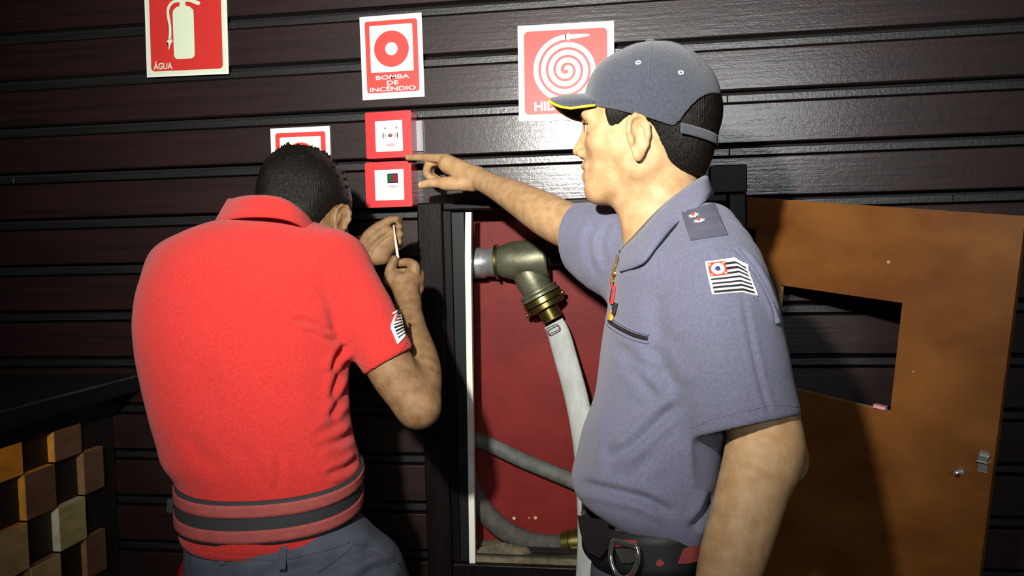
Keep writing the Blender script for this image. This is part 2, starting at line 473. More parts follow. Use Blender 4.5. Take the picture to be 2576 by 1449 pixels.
# pale trim along the free edge of the flange, a little bowed
pts = [on_y(x, y, 2.092) for x, y in ((1179, 534), (1178, 650), (1180, 800), (1183, 1000), (1186, 1200), (1189, 1432))]
sp = spline(pts, 6)
bm = bmesh.new(); rows = []
for p in sp:
    q = [bm.verts.new((p[0] + dx, p[1] + dy, p[2])) for dx, dy in ((-.0072, -.004), (.0072, -.004), (.0072, .012), (-.0072, .012))]
    if rows:
        for i in range(4): bm.faces.new((rows[-1][i], rows[-1][(i + 1) % 4], q[(i + 1) % 4], q[i]))
    else: bm.faces.new(q)
    rows.append(q)
bm.faces.new(rows[-1])
link('edge_trim', bm_mesh('edge_trim', bm), m_edge, cab)
o = box('dark_block', (0.115, 2.055, 1.598), (0.196, 2.099, 1.660), m_blk, cab, 0.002)  # plain dark square block on top of the right frame stile
# dust heap on the cabinet floor
v, f = [], []; nx, ny = 24, 8
for j in range(ny):
    for i in range(nx):
        x = -0.47 + 0.15 * i / (nx - 1); y = 2.115 + 0.05 * j / (ny - 1)
        hgt = 0.022 * math.sin(math.pi * i / (nx - 1)) ** 0.7 * math.sin(math.pi * j / (ny - 1)) ** 0.7 * (0.75 + 0.35 * random.random())
        v.append((x, y, 0.7275 + hgt))
for j in range(ny - 1):
    for i in range(nx - 1):
        f.append((j * nx + i, j * nx + i + 1, (j + 1) * nx + i + 1, (j + 1) * nx + i))
o = link('dust_heap', mesh('dust_heap', v, f), m_dust, None, True); tag(o, 'small heap of pale dust and crumbs on the cabinet floor', 'dust', kind='stuff')
m_chip = mat('paint_chip', (0.55, 0.45, 0.25), 0.6)
for x, y in ((1293, 1304), (1331, 1303), (1347, 1303)):
    p = on_y(x, y, BY - 0.0012); q = 0.0045 if x != 1331 else 0.002
    link('paint_chip', mesh('c', [(p[0] + q * math.cos(t) * (1 + .3 * math.sin(3 * t)), p[1], p[2] + q * math.sin(t)) for t in np.linspace(0, 6.28, 9)[:-1]], [tuple(range(7, -1, -1))]), m_chip, cab)

# ------------------------------------------------------------------ hydrant valve (wye with storz coupling)
m_brz = mat('dark_bronze', (0.13, 0.13, 0.08), 0.45, metal=0.6, col2=(0.21, 0.21, 0.14), scale=(25, 25, 25), bump=0.25, bscale=[((120, 120, 120), 1)])
m_brs = mat('brass', (0.34, 0.29, 0.09), 0.28, metal=0.95, col2=(0.26, 0.22, 0.07), scale=(30, 30, 30))
m_chr = mat('dull_chrome', (0.60, 0.62, 0.62), 0.32, metal=0.75, col2=(0.38, 0.39, 0.38), scale=(40, 40, 40), bump=0.2, bscale=[((90, 90, 90), 1)])
m_bstem = mat('black_iron', (0.02, 0.022, 0.022), 0.45, metal=0.4, bump=0.3, bscale=[((150, 150, 150), 1)])
VY = 2.172
va, vb = on_y(1189, 663, VY), on_y(1380, 650, VY)
val = root('hydrant_valve', va.tolist()); tag(val, 'bronze angled hydrant valve with brass coupling rings inside the cabinet', 'valve')
d = (vb - va); L = float(np.linalg.norm(d)); d = d / L
s = L / 191.0                               # metres per pixel here
lathe('inlet_nipple', va, d, [(0, .036), (0.001, .0385), (33 * s, .0385), (34 * s, .035), (52 * s, .036), (58 * s, .039), (59 * s, .033)], m_chr, val)
lathe('collar_ring', va + d * 58 * s, d, [(0, .036), (.001, .044), (8 * s, .0445), (9 * s, .036)], m_brs, val)
lathe('valve_body', va + d * 66 * s, d, [(0, .034), (6 * s, .040), (22 * s, .044), (36 * s, .0485), (118 * s, .0485), (122 * s, .0475), (124.5 * s, .045), (124.6 * s, .02)], m_brz, val)
lathe('valve_stem', va + d * 189 * s, d, [(0, .016), (2 * s, .0185), (30 * s, .0185), (40 * s, .013), (60 * s, .011), (61 * s, .004)], m_bstem, val)
ws = va + d * 245 * s
lathe('hand_wheel', ws, d, [(0, .012), (.002, .045), (.006, .05), (.012, .05), (.016, .045), (.018, .012)], m_bstem, val)
e0, e1 = on_y(1322, 672, VY), on_y(1396, 812, VY - 0.004)
e = e1 - e0; EL = float(np.linalg.norm(e)); e = e / EL
lathe('outlet_branch', e0, e, [(0, .038), (.02, .041), (.055, .040), (.068, .038)], m_brz, val)
lathe('coupling_ring', e0 + e * .064, e, [(0, .040), (.002, .049), (.007, .050), (.009, .047), (.012, .050), (.018, .051), (.020, .046)], m_brz, val)
lathe('coupling_ring', e0 + e * .0845, e, [(0, .043), (.001, .050), (.014, .051), (.016, .045)], m_brs, val)
lathe('coupling_ring', e0 + e * .101, e, [(0, .042), (.001, .049), (.012, .049), (.014, .042)], m_brs, val)
side = Vector(np.cross(e, [0, 1, 0])).normalized()
for sg, t in ((1, .098), (-1, .108)):
    c = Vector(e0) + Vector(e) * t + side * sg * .050
    lathe('coupling_lug', c - side * sg * .004, side * sg, [(0, .006), (.009, .006), (.011, .003)], m_brs, val, 12)
lathe('hose_tail', e0 + e * .115, e, [(0, .027), (.030, .026), (.031, .022)], m_brs, val)

# ------------------------------------------------------------------ hoses
m_hose = mat('white_canvas_hose', (0.50, 0.52, 0.49), 0.7, col2=(0.38, 0.40, 0.38), scale=(40, 40, 14), bump=0.3, bscale=[((500, 500, 500), 1.0)])
m_hgry = mat('grey_rubber_hose', (0.13, 0.135, 0.12), 0.7, col2=(0.085, 0.088, 0.08), scale=(40, 40, 40), bump=0.35, bscale=[((350, 350, 350), 1.0)])
m_hdk = mat('dark_canvas_hose', (0.085, 0.075, 0.062), 0.8, col2=(0.055, 0.05, 0.042), scale=(60, 60, 60), bump=0.35, bscale=[((350, 350, 350), 1.0)])
hp = [on_y(x, y, Y) for x, y, Y in ((1392, 812, 2.181), (1406, 842, 2.178), (1424, 905, 2.165), (1446, 985, 2.14), (1464, 1070, 2.11), (1476, 1160, 2.075), (1482, 1260, 2.05), (1484, 1360, 2.035), (1480, 1450, 2.03), (1472, 1600, 2.03), (1460, 1800, 2.03))]
hs = spline(hp, 6)
ho = tube('fire_hose', hs, [0.0275 + 0.003 * min(i, 8) / 8 for i in range(len(hs))], m_hose, None, 20, flat=((0.25, 1, 0), 0.42))
tag(ho, 'flat white canvas hose hanging from the brass coupling of the valve', 'hose')
p = on_y(1391, 828, 2.150); Rr = Matrix.Rotation(math.radians(-24), 3, 'Y')
bm = bmesh.new(); lp = [Vector(p) + Rr @ Vector((x, 0, z)) for x, z in rrect(-.016, -.0075, .016, .0075, .006, 4)]
m_inkr = mat('stamp_ink', (0.14, 0.11, 0.12), 0.7)
tube('stamp_mark', lp, 0.0014, m_inkr, ho, 6, closed=True)
hp = [on_y(x, y, Y) for x, y, Y in ((1690, 1368, 2.185), (1694, 1335, 2.19), (1650, 1300, 2.195), (1560, 1262, 2.20), (1440, 1210, 2.20), (1320, 1160, 2.20), (1215, 1112, 2.20), (1168, 1108, 2.20), (1140, 1150, 2.20))]
ho2 = tube('rubber_hose', spline(hp, 6), 0.0195, m_hgry, None, 16); tag(ho2, 'thick grey rubber hose crossing the red cabinet back at a slant', 'hose')
hp = [on_y(x, y, Y) for x, y, Y in ((1172, 1165, 2.195), (1182, 1215, 2.195), (1222, 1290, 2.195), (1288, 1346, 2.192), (1360, 1369, 2.187), (1420, 1372, 2.18))]
ho3 = tube('coiled_hose', spline(hp, 6), 0.0265, m_hdk, None, 16, flat=((0, 1, 0), 0.8)); tag(ho3, 'dark canvas hose curving down to a brass fitting on the cabinet floor', 'hose')
ca, cb = on_y(1415, 1366, 2.18), on_y(1475, 1360, 2.175)
dd = cb - ca
lathe('brass_fitting', ca, dd, [(0, .024), (.002, .030), (.02, .031), (.022, .027), (.026, .027), (.028, .034), (.055, .034), (.057, .026)], m_brs, ho3, 28)

# ------------------------------------------------------------------ cabinet door, hung open and sagging on its hinges
def door_wood():
    m = mat('varnished_plywood', (0.105, 0.032, 0.0055), 0.38, col2=(0.215, 0.083, 0.017), scale=(5, 5, 9), detail=7, bump=0.06,
            bscale=[((60, 60, 14), 1.0)], coat=0.2, contrast=(0.3, 0.7), crough=0.3, spec=0.35)
    return m
m_door = door_wood()
m_ply = mat('raw_ply_edge', (0.42, 0.30, 0.15), 0.7, col2=(0.28, 0.18, 0.08), scale=(80, 80, 80))
DA = math.radians(38); SAG = math.radians(6.4)
hx, hy, hz = 0.186, 2.068, 1.588
dd = np.array([math.cos(DA), -math.sin(DA), 0.0]); dn = np.array([-math.sin(DA), -math.cos(DA), 0.0])
ea = dd * math.cos(SAG) + np.array([0, 0, -math.sin(SAG)])
eb = -dd * math.sin(SAG) + np.array([0, 0, -math.cos(SAG)])
def TD(a, b, d=0.0):
    p = np.array([hx, hy, hz]) + ea * a + eb * b + dn * d
    return Vector(p)
DW, DH = 0.584, 0.86
door = root('cabinet_door', TD(0.0, DH)); tag(door, 'varnished orange-brown plywood cabinet door hanging open with a rectangular cut-out', 'door')
wx0, wx1, wy0, wy1 = 0.115, 0.384, 0.186, 0.408
bm = bmesh.new()
xs, ys = [0.0, wx0, wx1, DW], [0, wy0, wy1, DH]
ax0 = lambda x, y: x if x > 0 else 0.012 + 0.112 * y
vf = [[bm.verts.new(TD(ax0(x, y), y, 0)) for x in xs] for y in ys]; vb = [[bm.verts.new(TD(ax0(x, y), y, -0.016)) for x in xs] for y in ys]
def quad(q, mi):
    fc = bm.faces.new(q); fc.material_index = mi
for j in range(3):
    for i in range(3):
        if i == 1 and j == 1: continue
        quad((vf[j][i], vf[j][i + 1], vf[j + 1][i + 1], vf[j + 1][i]), 0); quad((vb[j][i], vb[j + 1][i], vb[j + 1][i + 1], vb[j][i + 1]), 0)
for i in range(3):
    quad((vf[0][i], vb[0][i], vb[0][i + 1], vf[0][i + 1]), 0); quad((vf[3][i], vf[3][i + 1], vb[3][i + 1], vb[3][i]), 0)
    quad((vf[i][0], vf[i + 1][0], vb[i + 1][0], vb[i][0]), 0); quad((vf[i][3], vb[i][3], vb[i + 1][3], vf[i + 1][3]), 0)
quad((vf[1][1], vf[1][2], vb[1][2], vb[1][1]), 1); quad((vf[2][1], vb[2][1], vb[2][2], vf[2][2]), 1)
quad((vf[1][1], vb[1][1], vb[2][1], vf[2][1]), 1); quad((vf[1][2], vf[2][2], vb[2][2], vb[1][2]), 1)
link('door_panel', bm_mesh('door_panel', bm), [m_door, m_ply], door)
m_steel = mat('zinc_steel', (0.62, 0.64, 0.62), 0.3, metal=0.85)
def on_door(x, y):
    n = Vector(dn); r_ = Vector(ray(x, y)); t = (TD(0, 0) - Vector(EYE)).dot(n) / r_.dot(n)
    return Vector(EYE) + r_ * t
RD = Matrix((Vector(ea), -Vector(eb), Vector(dn))).transposed()
p = on_door(2475, 1160)
lt = obox('latch', p + Vector(dn) * .0015, (.008, .020, .0015), RD, m_steel, door, 0.0006)
obox('latch_clip', p + Vector(dn) * .006 - Vector(eb) * .006, (.0085, .006, .006), RD, m_steel, lt, 0.002)
p = on_door(2418, 1187); lathe('lock_stud', p, Vector(dn) + Vector(ea) * -.3, [(0, .0075), (.004, .007), (.005, .0045), (.013, .0045), (.016, .0055), (.019, .003)], m_steel, door, 14)
for x, y in ((2235, 659), (2298, 935)):
    p = on_door(x, y); lathe('screw_head', p, Vector(dn), [(0, .0042 if x == 2235 else .002), (.0008, .0035 if x == 2235 else .0015), (.0011, .001)], m_ply, door, 12)
p = on_door(2212, 1024); obox('glass_clip', p - Vector(dn) * .004, (.012, .003, .006), RD, m_pk, door, 0.001)
for b in (0.10, 0.74):
    obox('hinge', TD(0.022 + b * .112, b, 0.003), (.010, .03, .002), RD, m_blk, door, 0.001)

# ------------------------------------------------------------------ bar counter with a front of staggered wooden blocks
m_ctr = mat('black_counter', (0.006, 0.006, 0.007), 0.4)
ctr = root('bar_counter', (-1.8, 1.5, 0.0)); tag(ctr, 'black topped bar counter with a front of staggered wooden blocks', 'counter')
box('counter_top', (-2.3, 0.55, 1.136), (-1.335, 2.096, 1.181), m_ctr, ctr, 0.006, 2)
box('counter_apron', (-1.419, 0.6, 1.085), (-1.40, 2.096, 1.1355), m_ctr, ctr)
m_cb = mat('dark_counter_body', (0.006, 0.003, 0.003), 0.6)
box('counter_body', (-2.25, 0.6, 0.0), (-1.42, 2.096, 1.1355), m_cb, ctr)
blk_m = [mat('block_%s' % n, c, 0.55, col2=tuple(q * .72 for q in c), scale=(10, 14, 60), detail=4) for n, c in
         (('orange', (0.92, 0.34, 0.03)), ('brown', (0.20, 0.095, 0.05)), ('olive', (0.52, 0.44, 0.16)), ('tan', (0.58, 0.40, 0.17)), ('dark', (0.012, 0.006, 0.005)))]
ycuts = [2.022, 1.942, 1.842, 1.740, 1.640, 1.54, 1.44, 1.34, 1.24, 1.14, 1.04, 0.94, 0.84, 0.74, 0.64]
zc = [1.0835, 1.009, 0.903, 0.797, 0.691, 0.585, 0.479, 0.373, 0.267, 0.161, 0.055]
pick = {(3, 0): 0, (1, 0): 1, (2, 1): 1, (0, 1): 1, (3, 2): 3, (1, 2): 2, (0, 3): 1, (2, 3): 3}
end_m = [mat('lit_end_%s' % n, c, 0.5, col2=tuple(q * .75 for q in c), scale=(40, 40, 40), detail=4) for n, c in  # block ends: lamp light on near and top faces put into the colour
         (('orange', (0.92, 0.38, 0.05)), ('brown', (0.36, 0.18, 0.08)), ('pale', (0.80, 0.72, 0.50)))]
lit_ends = {(3, 0): 0, (1, 0): 0, (2, 1): 0, (0, 1): 1, (3, 2): 0, (1, 2): 2, (0, 3): 1, (2, 3): 1}
for ci in range(len(ycuts) - 1):
    for ri in range(len(zc) - 1):
        proud = (ci + ri) % 2 == 1
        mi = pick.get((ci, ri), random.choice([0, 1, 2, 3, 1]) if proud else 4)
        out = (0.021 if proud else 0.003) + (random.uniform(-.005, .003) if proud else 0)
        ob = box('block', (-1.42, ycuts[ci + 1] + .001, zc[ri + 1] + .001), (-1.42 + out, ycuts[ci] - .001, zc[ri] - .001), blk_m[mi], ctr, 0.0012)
        if proud:
            ob.data.materials.append(end_m[lit_ends.get((ci, ri), random.choice([0, 1, 2]))])
            for pl in ob.data.polygons:
                if pl.normal.y < -.9 or pl.normal.z > .9: pl.material_index = 1

# ------------------------------------------------------------------ extinguisher hung on the wall below its sign
m_ext = mat('extinguisher_red', (0.45, 0.012, 0.016), 0.3, coat=0.3)
ex = on_y(530, 1372, 1.99); exx, exy, ext = float(ex[0]), 1.99, float(ex[2])
ext_r = root('fire_extinguisher', (exx, exy, ext - 0.55)); tag(ext_r, 'red fire extinguisher hung on the wall behind the man in red', 'fire extinguisher')
lathe('cylinder', (exx, exy, ext - 0.55), (0, 0, 1), [(0, .07), (.006, .082), (.47, .082), (.50, .078), (.525, .064), (.545, .042), (.555, .026), (.58, .022)], m_ext, ext_r, 40)
lathe('valve_head', (exx, exy, ext + 0.03), (0, 0, 1), [(0, .02), (.03, .02), (.035, .012), (.05, .012)], m_brs, ext_r, 16)
obox('lever', (exx + .035, exy, ext + .085), (.05, .009, .004), Matrix.Rotation(math.radians(-12), 3, 'Y'), m_dgm, ext_r, .002)
obox('lever', (exx + .03, exy, ext + .06), (.045, .009, .004), Matrix.Identity(3), m_dgm, ext_r, .002)
tube('discharge_hose', spline([(exx + .015, exy - .01, ext + .05), (exx + .075, exy - .03, ext + .03), (exx + .098, exy - .03, ext - .08), (exx + .096, exy - .03, ext - .30)], 6), .009, m_bstem, ext_r, 10)
box('wall_bracket', (exx - .02, exy + .02, ext - .02), (exx + .02, 2.0985, ext + .025), m_dgm, ext_r)

# ================================================================== SMOOTH BODIES (signed distance fields meshed by surface nets)
def smin(a, b, k):
    if k <= 0: return np.minimum(a, b)
    h = np.clip(0.5 + 0.5 * (b - a) / k, 0, 1)
    return b + (a - b) * h - k * h * (1 - h)
class Field:
    def __init__(self): self.ops = []
    def add(self, fn, lo, hi, k=0.0, mode='u'):
        self.ops.append((fn, np.asarray(lo, float), np.asarray(hi, float), k, mode)); return self
    def cone(self, a, b, ra, rb, k=0.02, mode='u', flat=None):
        a = np.asarray(a, float); b = np.asarray(b, float); ba = b - a; bb = float(ba @ ba) + 1e-12
        if flat is not None:
            ax = np.asarray(flat[0], float); ax = ax / np.linalg.norm(ax); fs = flat[1]
        def fn(X, Y, Z):
            px, py, pz = X - a[0], Y - a[1], Z - a[2]
            if flat is not None:
                bap = ba - ax * (ba @ ax) * (1 - 1 / fs)
                q = (px * ax[0] + py * ax[1] + pz * ax[2]) * (1 / fs - 1)
                px, py, pz = px + q * ax[0], py + q * ax[1], pz + q * ax[2]
                bv = bap; b2 = float(bv @ bv) + 1e-12
            else: bv, b2 = ba, bb
            h = np.clip((px * bv[0] + py * bv[1] + pz * bv[2]) / b2, 0, 1)
            d = np.sqrt((px - bv[0] * h) ** 2 + (py - bv[1] * h) ** 2 + (pz - bv[2] * h) ** 2) - (ra + (rb - ra) * h)
            return d * (min(1.0, flat[1]) if flat is not None else 1.0)
        r = max(ra, rb) * (max(1, flat[1]) if flat is not None else 1)
        return self.add(fn, np.minimum(a, b) - r, np.maximum(a, b) + r, k, mode)
    def chain(self, pts, rads, k=0.01, mode='u', n=3):
        """smooth limb: a spline of points with its own thickness along it"""
        Q = spline([np.append(np.asarray(p, float), r) for p, r in zip(pts, rads)], n) if len(pts) > 2 else [np.append(np.asarray(p, float), r) for p, r in zip(pts, rads)]
        def fn(X, Y, Z):
            out = None
            for q0, q1 in zip(Q[:-1], Q[1:]):
                bv = q1[:3] - q0[:3]; b2 = float(bv @ bv) + 1e-12
                px, py, pz = X - q0[0], Y - q0[1], Z - q0[2]
                h = np.clip((px * bv[0] + py * bv[1] + pz * bv[2]) / b2, 0, 1)
                d = np.sqrt((px - bv[0] * h) ** 2 + (py - bv[1] * h) ** 2 + (pz - bv[2] * h) ** 2) - (q0[3] + (q1[3] - q0[3]) * h)
                out = d if out is None else np.minimum(out, d)
            return out
        A = np.array(Q); r = A[:, 3].max()
        return self.add(fn, A[:, :3].min(0) - r, A[:, :3].max(0) + r, k, mode)
    def ell(self, c, r, A=None, k=0.02, mode='u'):
        c = np.asarray(c, float); r = np.asarray(r, float); A = np.eye(3) if A is None else np.asarray(A, float)
        def fn(X, Y, Z):
            px, py, pz = X - c[0], Y - c[1], Z - c[2]
            q = [(A[i, 0] * px + A[i, 1] * py + A[i, 2] * pz) for i in range(3)]
            k0 = np.sqrt(sum((q[i] / r[i]) ** 2 for i in range(3))); k1 = np.sqrt(sum((q[i] / r[i] ** 2) ** 2 for i in range(3)))
            return k0 * (k0 - 1) / np.maximum(k1, 1e-9)
        e = np.abs(A.T) @ r
        return self.add(fn, c - e, c + e, k, mode)
    def loft(self, rows, k=0.02, mode='u', n=2.3):
        """rows: (y, cx, cz, ax, az, yaw) sections stacked along the camera-frame y axis"""
        R = np.array(sorted(rows, key=lambda q: q[0]), float)
        ylo, yhi = R[0, 0], R[-1, 0]
        def fn(X, Y, Z):
            y = Y[0, :, 0] if Y.ndim == 3 else Y
            yc = np.clip(y, ylo, yhi)
            P = []
            m = np.zeros_like(R[:, 1:])
            dy = np.diff(R[:, 0])[:, None]
            sl = np.diff(R[:, 1:], axis=0) / dy
            m[1:-1] = (sl[:-1] + sl[1:]) / 2; m[0], m[-1] = sl[0], sl[-1]
            i = np.clip(np.searchsorted(R[:, 0], yc) - 1, 0, len(R) - 2)
            hh = R[i + 1, 0] - R[i, 0]; t = ((yc - R[i, 0]) / hh)[:, None]; hh = hh[:, None]
            v = (2 * t ** 3 - 3 * t ** 2 + 1) * R[i, 1:] + (t ** 3 - 2 * t ** 2 + t) * hh * m[i] + (-2 * t ** 3 + 3 * t ** 2) * R[i + 1, 1:] + (t ** 3 - t ** 2) * hh * m[i + 1]
            cx, cz, ax, az, yw = [v[:, j][None, :, None] for j in range(5)]
            px, pz = X - cx, Z - cz
            c, s = np.cos(yw), np.sin(yw)
            qx, qz = (c * px + s * pz) / ax, (-s * px + c * pz) / az
            rho = np.maximum((np.abs(qx) ** n + np.abs(qz) ** n) ** (1 / n), 1e-6)
            rr = np.sqrt(px ** 2 + pz ** 2)
            d = np.where(rr > 1e-6, rr * (1 - 1 / rho), -np.minimum(ax, az))
            cap = np.maximum(ylo - Y, Y - yhi)
            return -smin(-d, -(cap + 0 * d), 0.02)
        ext = np.maximum(R[:, 3], R[:, 4]).max() * 1.2
        lo = (R[:, 1].min() - ext, ylo - .01, R[:, 2].min() - ext); hi = (R[:, 1].max() + ext, yhi + .01, R[:, 2].max() + ext)
        return self.add(fn, lo, hi, k, mode)
    def half(self, p, n, k=0.01):                # keep the side n points away from
        p = np.asarray(p, float); n = np.asarray(n, float); n = n / np.linalg.norm(n)
        return self.add(lambda X, Y, Z: -((X - p[0]) * n[0] + (Y - p[1]) * n[1] + (Z - p[2]) * n[2]), (-9,) * 3, (9,) * 3, k, 's')
    def bounds(self):
        u = [o for o in self.ops if o[4] == 'u']
        return np.min([o[1] for o in u], 0), np.max([o[2] for o in u], 0)
    def eval(self, lo, hi, h):
        ax = [np.arange(lo[i], hi[i] + h, h).astype(np.float32) for i in range(3)]
        D = np.full([len(a) for a in ax], 0.5, np.float32)
        for fn, l, u, k, mode in self.ops:
            mg = k + 4 * h + 0.004
            sl = []
            for i in range(3):
                a = int(np.searchsorted(ax[i], l[i] - mg)); b = int(np.searchsorted(ax[i], u[i] + mg)); sl.append((a, b))
            if any(b <= a for a, b in sl): continue
            X = ax[0][sl[0][0]:sl[0][1]][:, None, None]; Y = ax[1][sl[1][0]:sl[1][1]][None, :, None]; Z = ax[2][sl[2][0]:sl[2][1]][None, None, :]
            d = fn(X, Y, Z)
            S = tuple(slice(a, b) for a, b in sl)
            if mode == 'u': D[S] = smin(D[S], d, k)
            elif mode == 's': D[S] = -smin(-D[S], d, k)
        return D, ax
def surface_nets(D, ax):
    S = D < 0
    nx, ny, nz = D.shape
    cnt = np.zeros((nx - 1, ny - 1, nz - 1), np.int8)
    for i in (0, 1):
        for j in (0, 1):
            for k in (0, 1): cnt += S[i:nx - 1 + i, j:ny - 1 + j, k:nz - 1 + k]
    act = np.argwhere((cnt > 0) & (cnt < 8))
    if len(act) == 0: return np.zeros((0, 3)), []
    idx = np.full(cnt.shape, -1, np.int32); idx[tuple(act.T)] = np.arange(len(act))
    P = np.zeros((len(act), 3)); W = np.zeros(len(act))
    cr = [(i, j, k) for i in (0, 1) for j in (0, 1) for k in (0, 1)]
    for a in cr:
        for axis in range(3):
            if a[axis]: continue
            b = list(a); b[axis] = 1
            va = D[act[:, 0] + a[0], act[:, 1] + a[1], act[:, 2] + a[2]]; vb = D[act[:, 0] + b[0], act[:, 1] + b[1], act[:, 2] + b[2]]
            m = (va < 0) != (vb < 0)
            t = np.where(m, va / np.where(m, va - vb, 1), 0)
            q = act + np.array(a); q = q.astype(float); q[:, axis] += t
            P[m] += q[m]; W[m] += 1
    P /= W[:, None]
    h = (float(ax[0][-1]) - float(ax[0][0])) / (len(ax[0]) - 1)
    V = P * h + np.array([ax[0][0], ax[1][0], ax[2][0]])
    faces = []
    for axis in range(3):
        u, w = (axis + 1) % 3, (axis + 2) % 3
        sl0 = [slice(None)] * 3; sl1 = [slice(None)] * 3
        sl0[axis] = slice(0, -1); sl1[axis] = slice(1, None)
        e = np.argwhere(S[tuple(sl0)] != S[tuple(sl1)])
        ok = (e[:, u] > 0) & (e[:, w] > 0) & (e[:, u] < D.shape[u] - 1) & (e[:, w] < D.shape[w] - 1)
        e = e[ok]
        if len(e) == 0: continue
        c = []
        for du, dw in ((-1, -1), (0, -1), (0, 0), (-1, 0)):
            q = e.copy(); q[:, u] += du; q[:, w] += dw; c.append(idx[tuple(q.T)])
        Q = np.stack(c, 1)
        flip = ~S[tuple(e.T)]
        Q[flip] = Q[flip][:, ::-1]
        faces.append(Q[(Q >= 0).all(1)])
    return V, np.concatenate(faces)
def normals(V, Fc):
    n = np.cross(V[Fc[:, 2]] - V[Fc[:, 0]], V[Fc[:, 3]] - V[Fc[:, 1]])
    N = np.zeros_like(V)
    for i in range(4): np.add.at(N, Fc[:, i], n)
    return N / np.maximum(np.linalg.norm(N, axis=1, keepdims=True), 1e-12)
def relax(V, Fc, it=1, f=0.5):
    for _ in range(it):
        A = np.zeros_like(V); C = np.zeros(len(V))
        for i in range(4):
            j = (i + 1) % 4
            np.add.at(A, Fc[:, i], V[Fc[:, j]]); np.add.at(C, Fc[:, i], 1)
            np.add.at(A, Fc[:, j], V[Fc[:, i]]); np.add.at(C, Fc[:, j], 1)
        V = V * (1 - f) + f * A / np.maximum(C, 1)[:, None]
    return V
def seg_dist(px, py, poly):
    best = np.full(px.shape, 1e9); tt = np.zeros(px.shape); side = np.zeros(px.shape)
    n = len(poly) - 1
    for i in range(n):
        (x0, y0), (x1, y1) = poly[i], poly[i + 1]
        dx, dy = x1 - x0, y1 - y0
        t = np.clip(((px - x0) * dx + (py - y0) * dy) / (dx * dx + dy * dy + 1e-9), 0, 1)
        d = np.hypot(px - x0 - t * dx, py - y0 - t * dy)
        m = d < best
        best = np.where(m, d, best); tt = np.where(m, (i + t) / n, tt)
        side = np.where(m, np.sign(dx * (py - y0) - dy * (px - x0)), side)
    return best, tt, side
def fold(V, Fc, strokes, zmax=9.0):
    """cloth folds: each stroke (pixel polyline, depth m, width px) presses a valley with a soft ridge beside it"""
    N = normals(V, Fc)
    px = V[:, 0] / V[:, 2] * F + 1288.0; py = -V[:, 1] / V[:, 2] * F + 724.5
    facing = np.clip(-(N * V).sum(1) / np.linalg.norm(V, axis=1) * 2.0, 0, 1) * (V[:, 2] < zmax)
    D = np.zeros(len(V))
    for poly, dep, w in strokes:
        poly = [tuple(p) for p in spline([(a, b) for a, b in poly], 5)] if len(poly) > 2 else poly
        d, t, sd = seg_dist(px, py, poly)
        taper = np.clip(np.minimum(t, 1 - t) * 5 + 0.12, 0, 1)
        D += taper * (-dep * np.exp(-(d / w) ** 2) + 0.6 * dep * np.exp(-((d - 1.9 * w) / (1.1 * w)) ** 2))
    return V + N * (D * facing)[:, None]
def snoise(V, scale, seed=0):
    rs = np.random.RandomState(seed); out = np.zeros(len(V))
    for i in range(7):
        k = rs.normal(size=3) * scale; ph = rs.uniform(0, 6.28)
        out += np.sin(V @ k + ph + 1.3 * np.sin(V @ (rs.normal(size=3) * scale * .7)))
    return out / 7
def build(name, field, h, m, parent, boxes=None, strokes=None, sm=1, disp=None, post=None):
    """mesh a field (several boxes with their own grid size make one mesh)"""
    VV, FF, off = [], [], 0
    lo, hi = field.bounds()
    for bl, bh, hh in (boxes or [(lo - 3 * h, hi + 3 * h, h)]):
        D, ax = field.eval(np.asarray(bl, float), np.asarray(bh, float), hh)
        V, Fc = surface_nets(D, ax)
        if len(V) == 0: continue
        if sm: V = relax(V, Fc, sm, 0.4)
        if disp is not None: V = V + normals(V, Fc) * disp(V)[:, None]
        if strokes: V = fold(V, Fc, strokes)
        if post is not None: V = post(V, Fc)
        VV.append(V); FF.append(Fc + off); off += len(V)
    V = np.concatenate(VV); Fc = np.concatenate(FF)
    me = bpy.data.meshes.new(name)
    Wd = to_w(V)
    me.vertices.add(len(V)); me.vertices.foreach_set('co', Wd.ravel())
    me.loops.add(Fc.size); me.polygons.add(len(Fc))
    me.loops.foreach_set('vertex_index', Fc[:, ::-1].ravel().astype(np.int32))
    me.polygons.foreach_set('loop_start', np.arange(0, Fc.size, 4, dtype=np.int32))
    me.polygons.foreach_set('use_smooth', np.ones(len(Fc), bool))
    me.update(calc_edges=True); me.validate()
    o = link(name, me, m, parent)
    o['bvh'] = 0; del o['bvh']
    BVH[o.name] = BVHTree.FromPolygons([Vector(p) for p in Wd], [tuple(int(i) for i in q) for q in Fc])
    return o
BVH = {}
def hit(o, x, y):
    d = Vector(ray(x, y)).normalized()
    p, n, i, dist = BVH[o.name].ray_cast(Vector(EYE), d)
    if p is None: return None, None
    if n.dot(d) > 0: n = -n
    return p, n
def near(o, w):
    p, n, i, dist = BVH[o.name].find_nearest(Vector(w)); return p, n
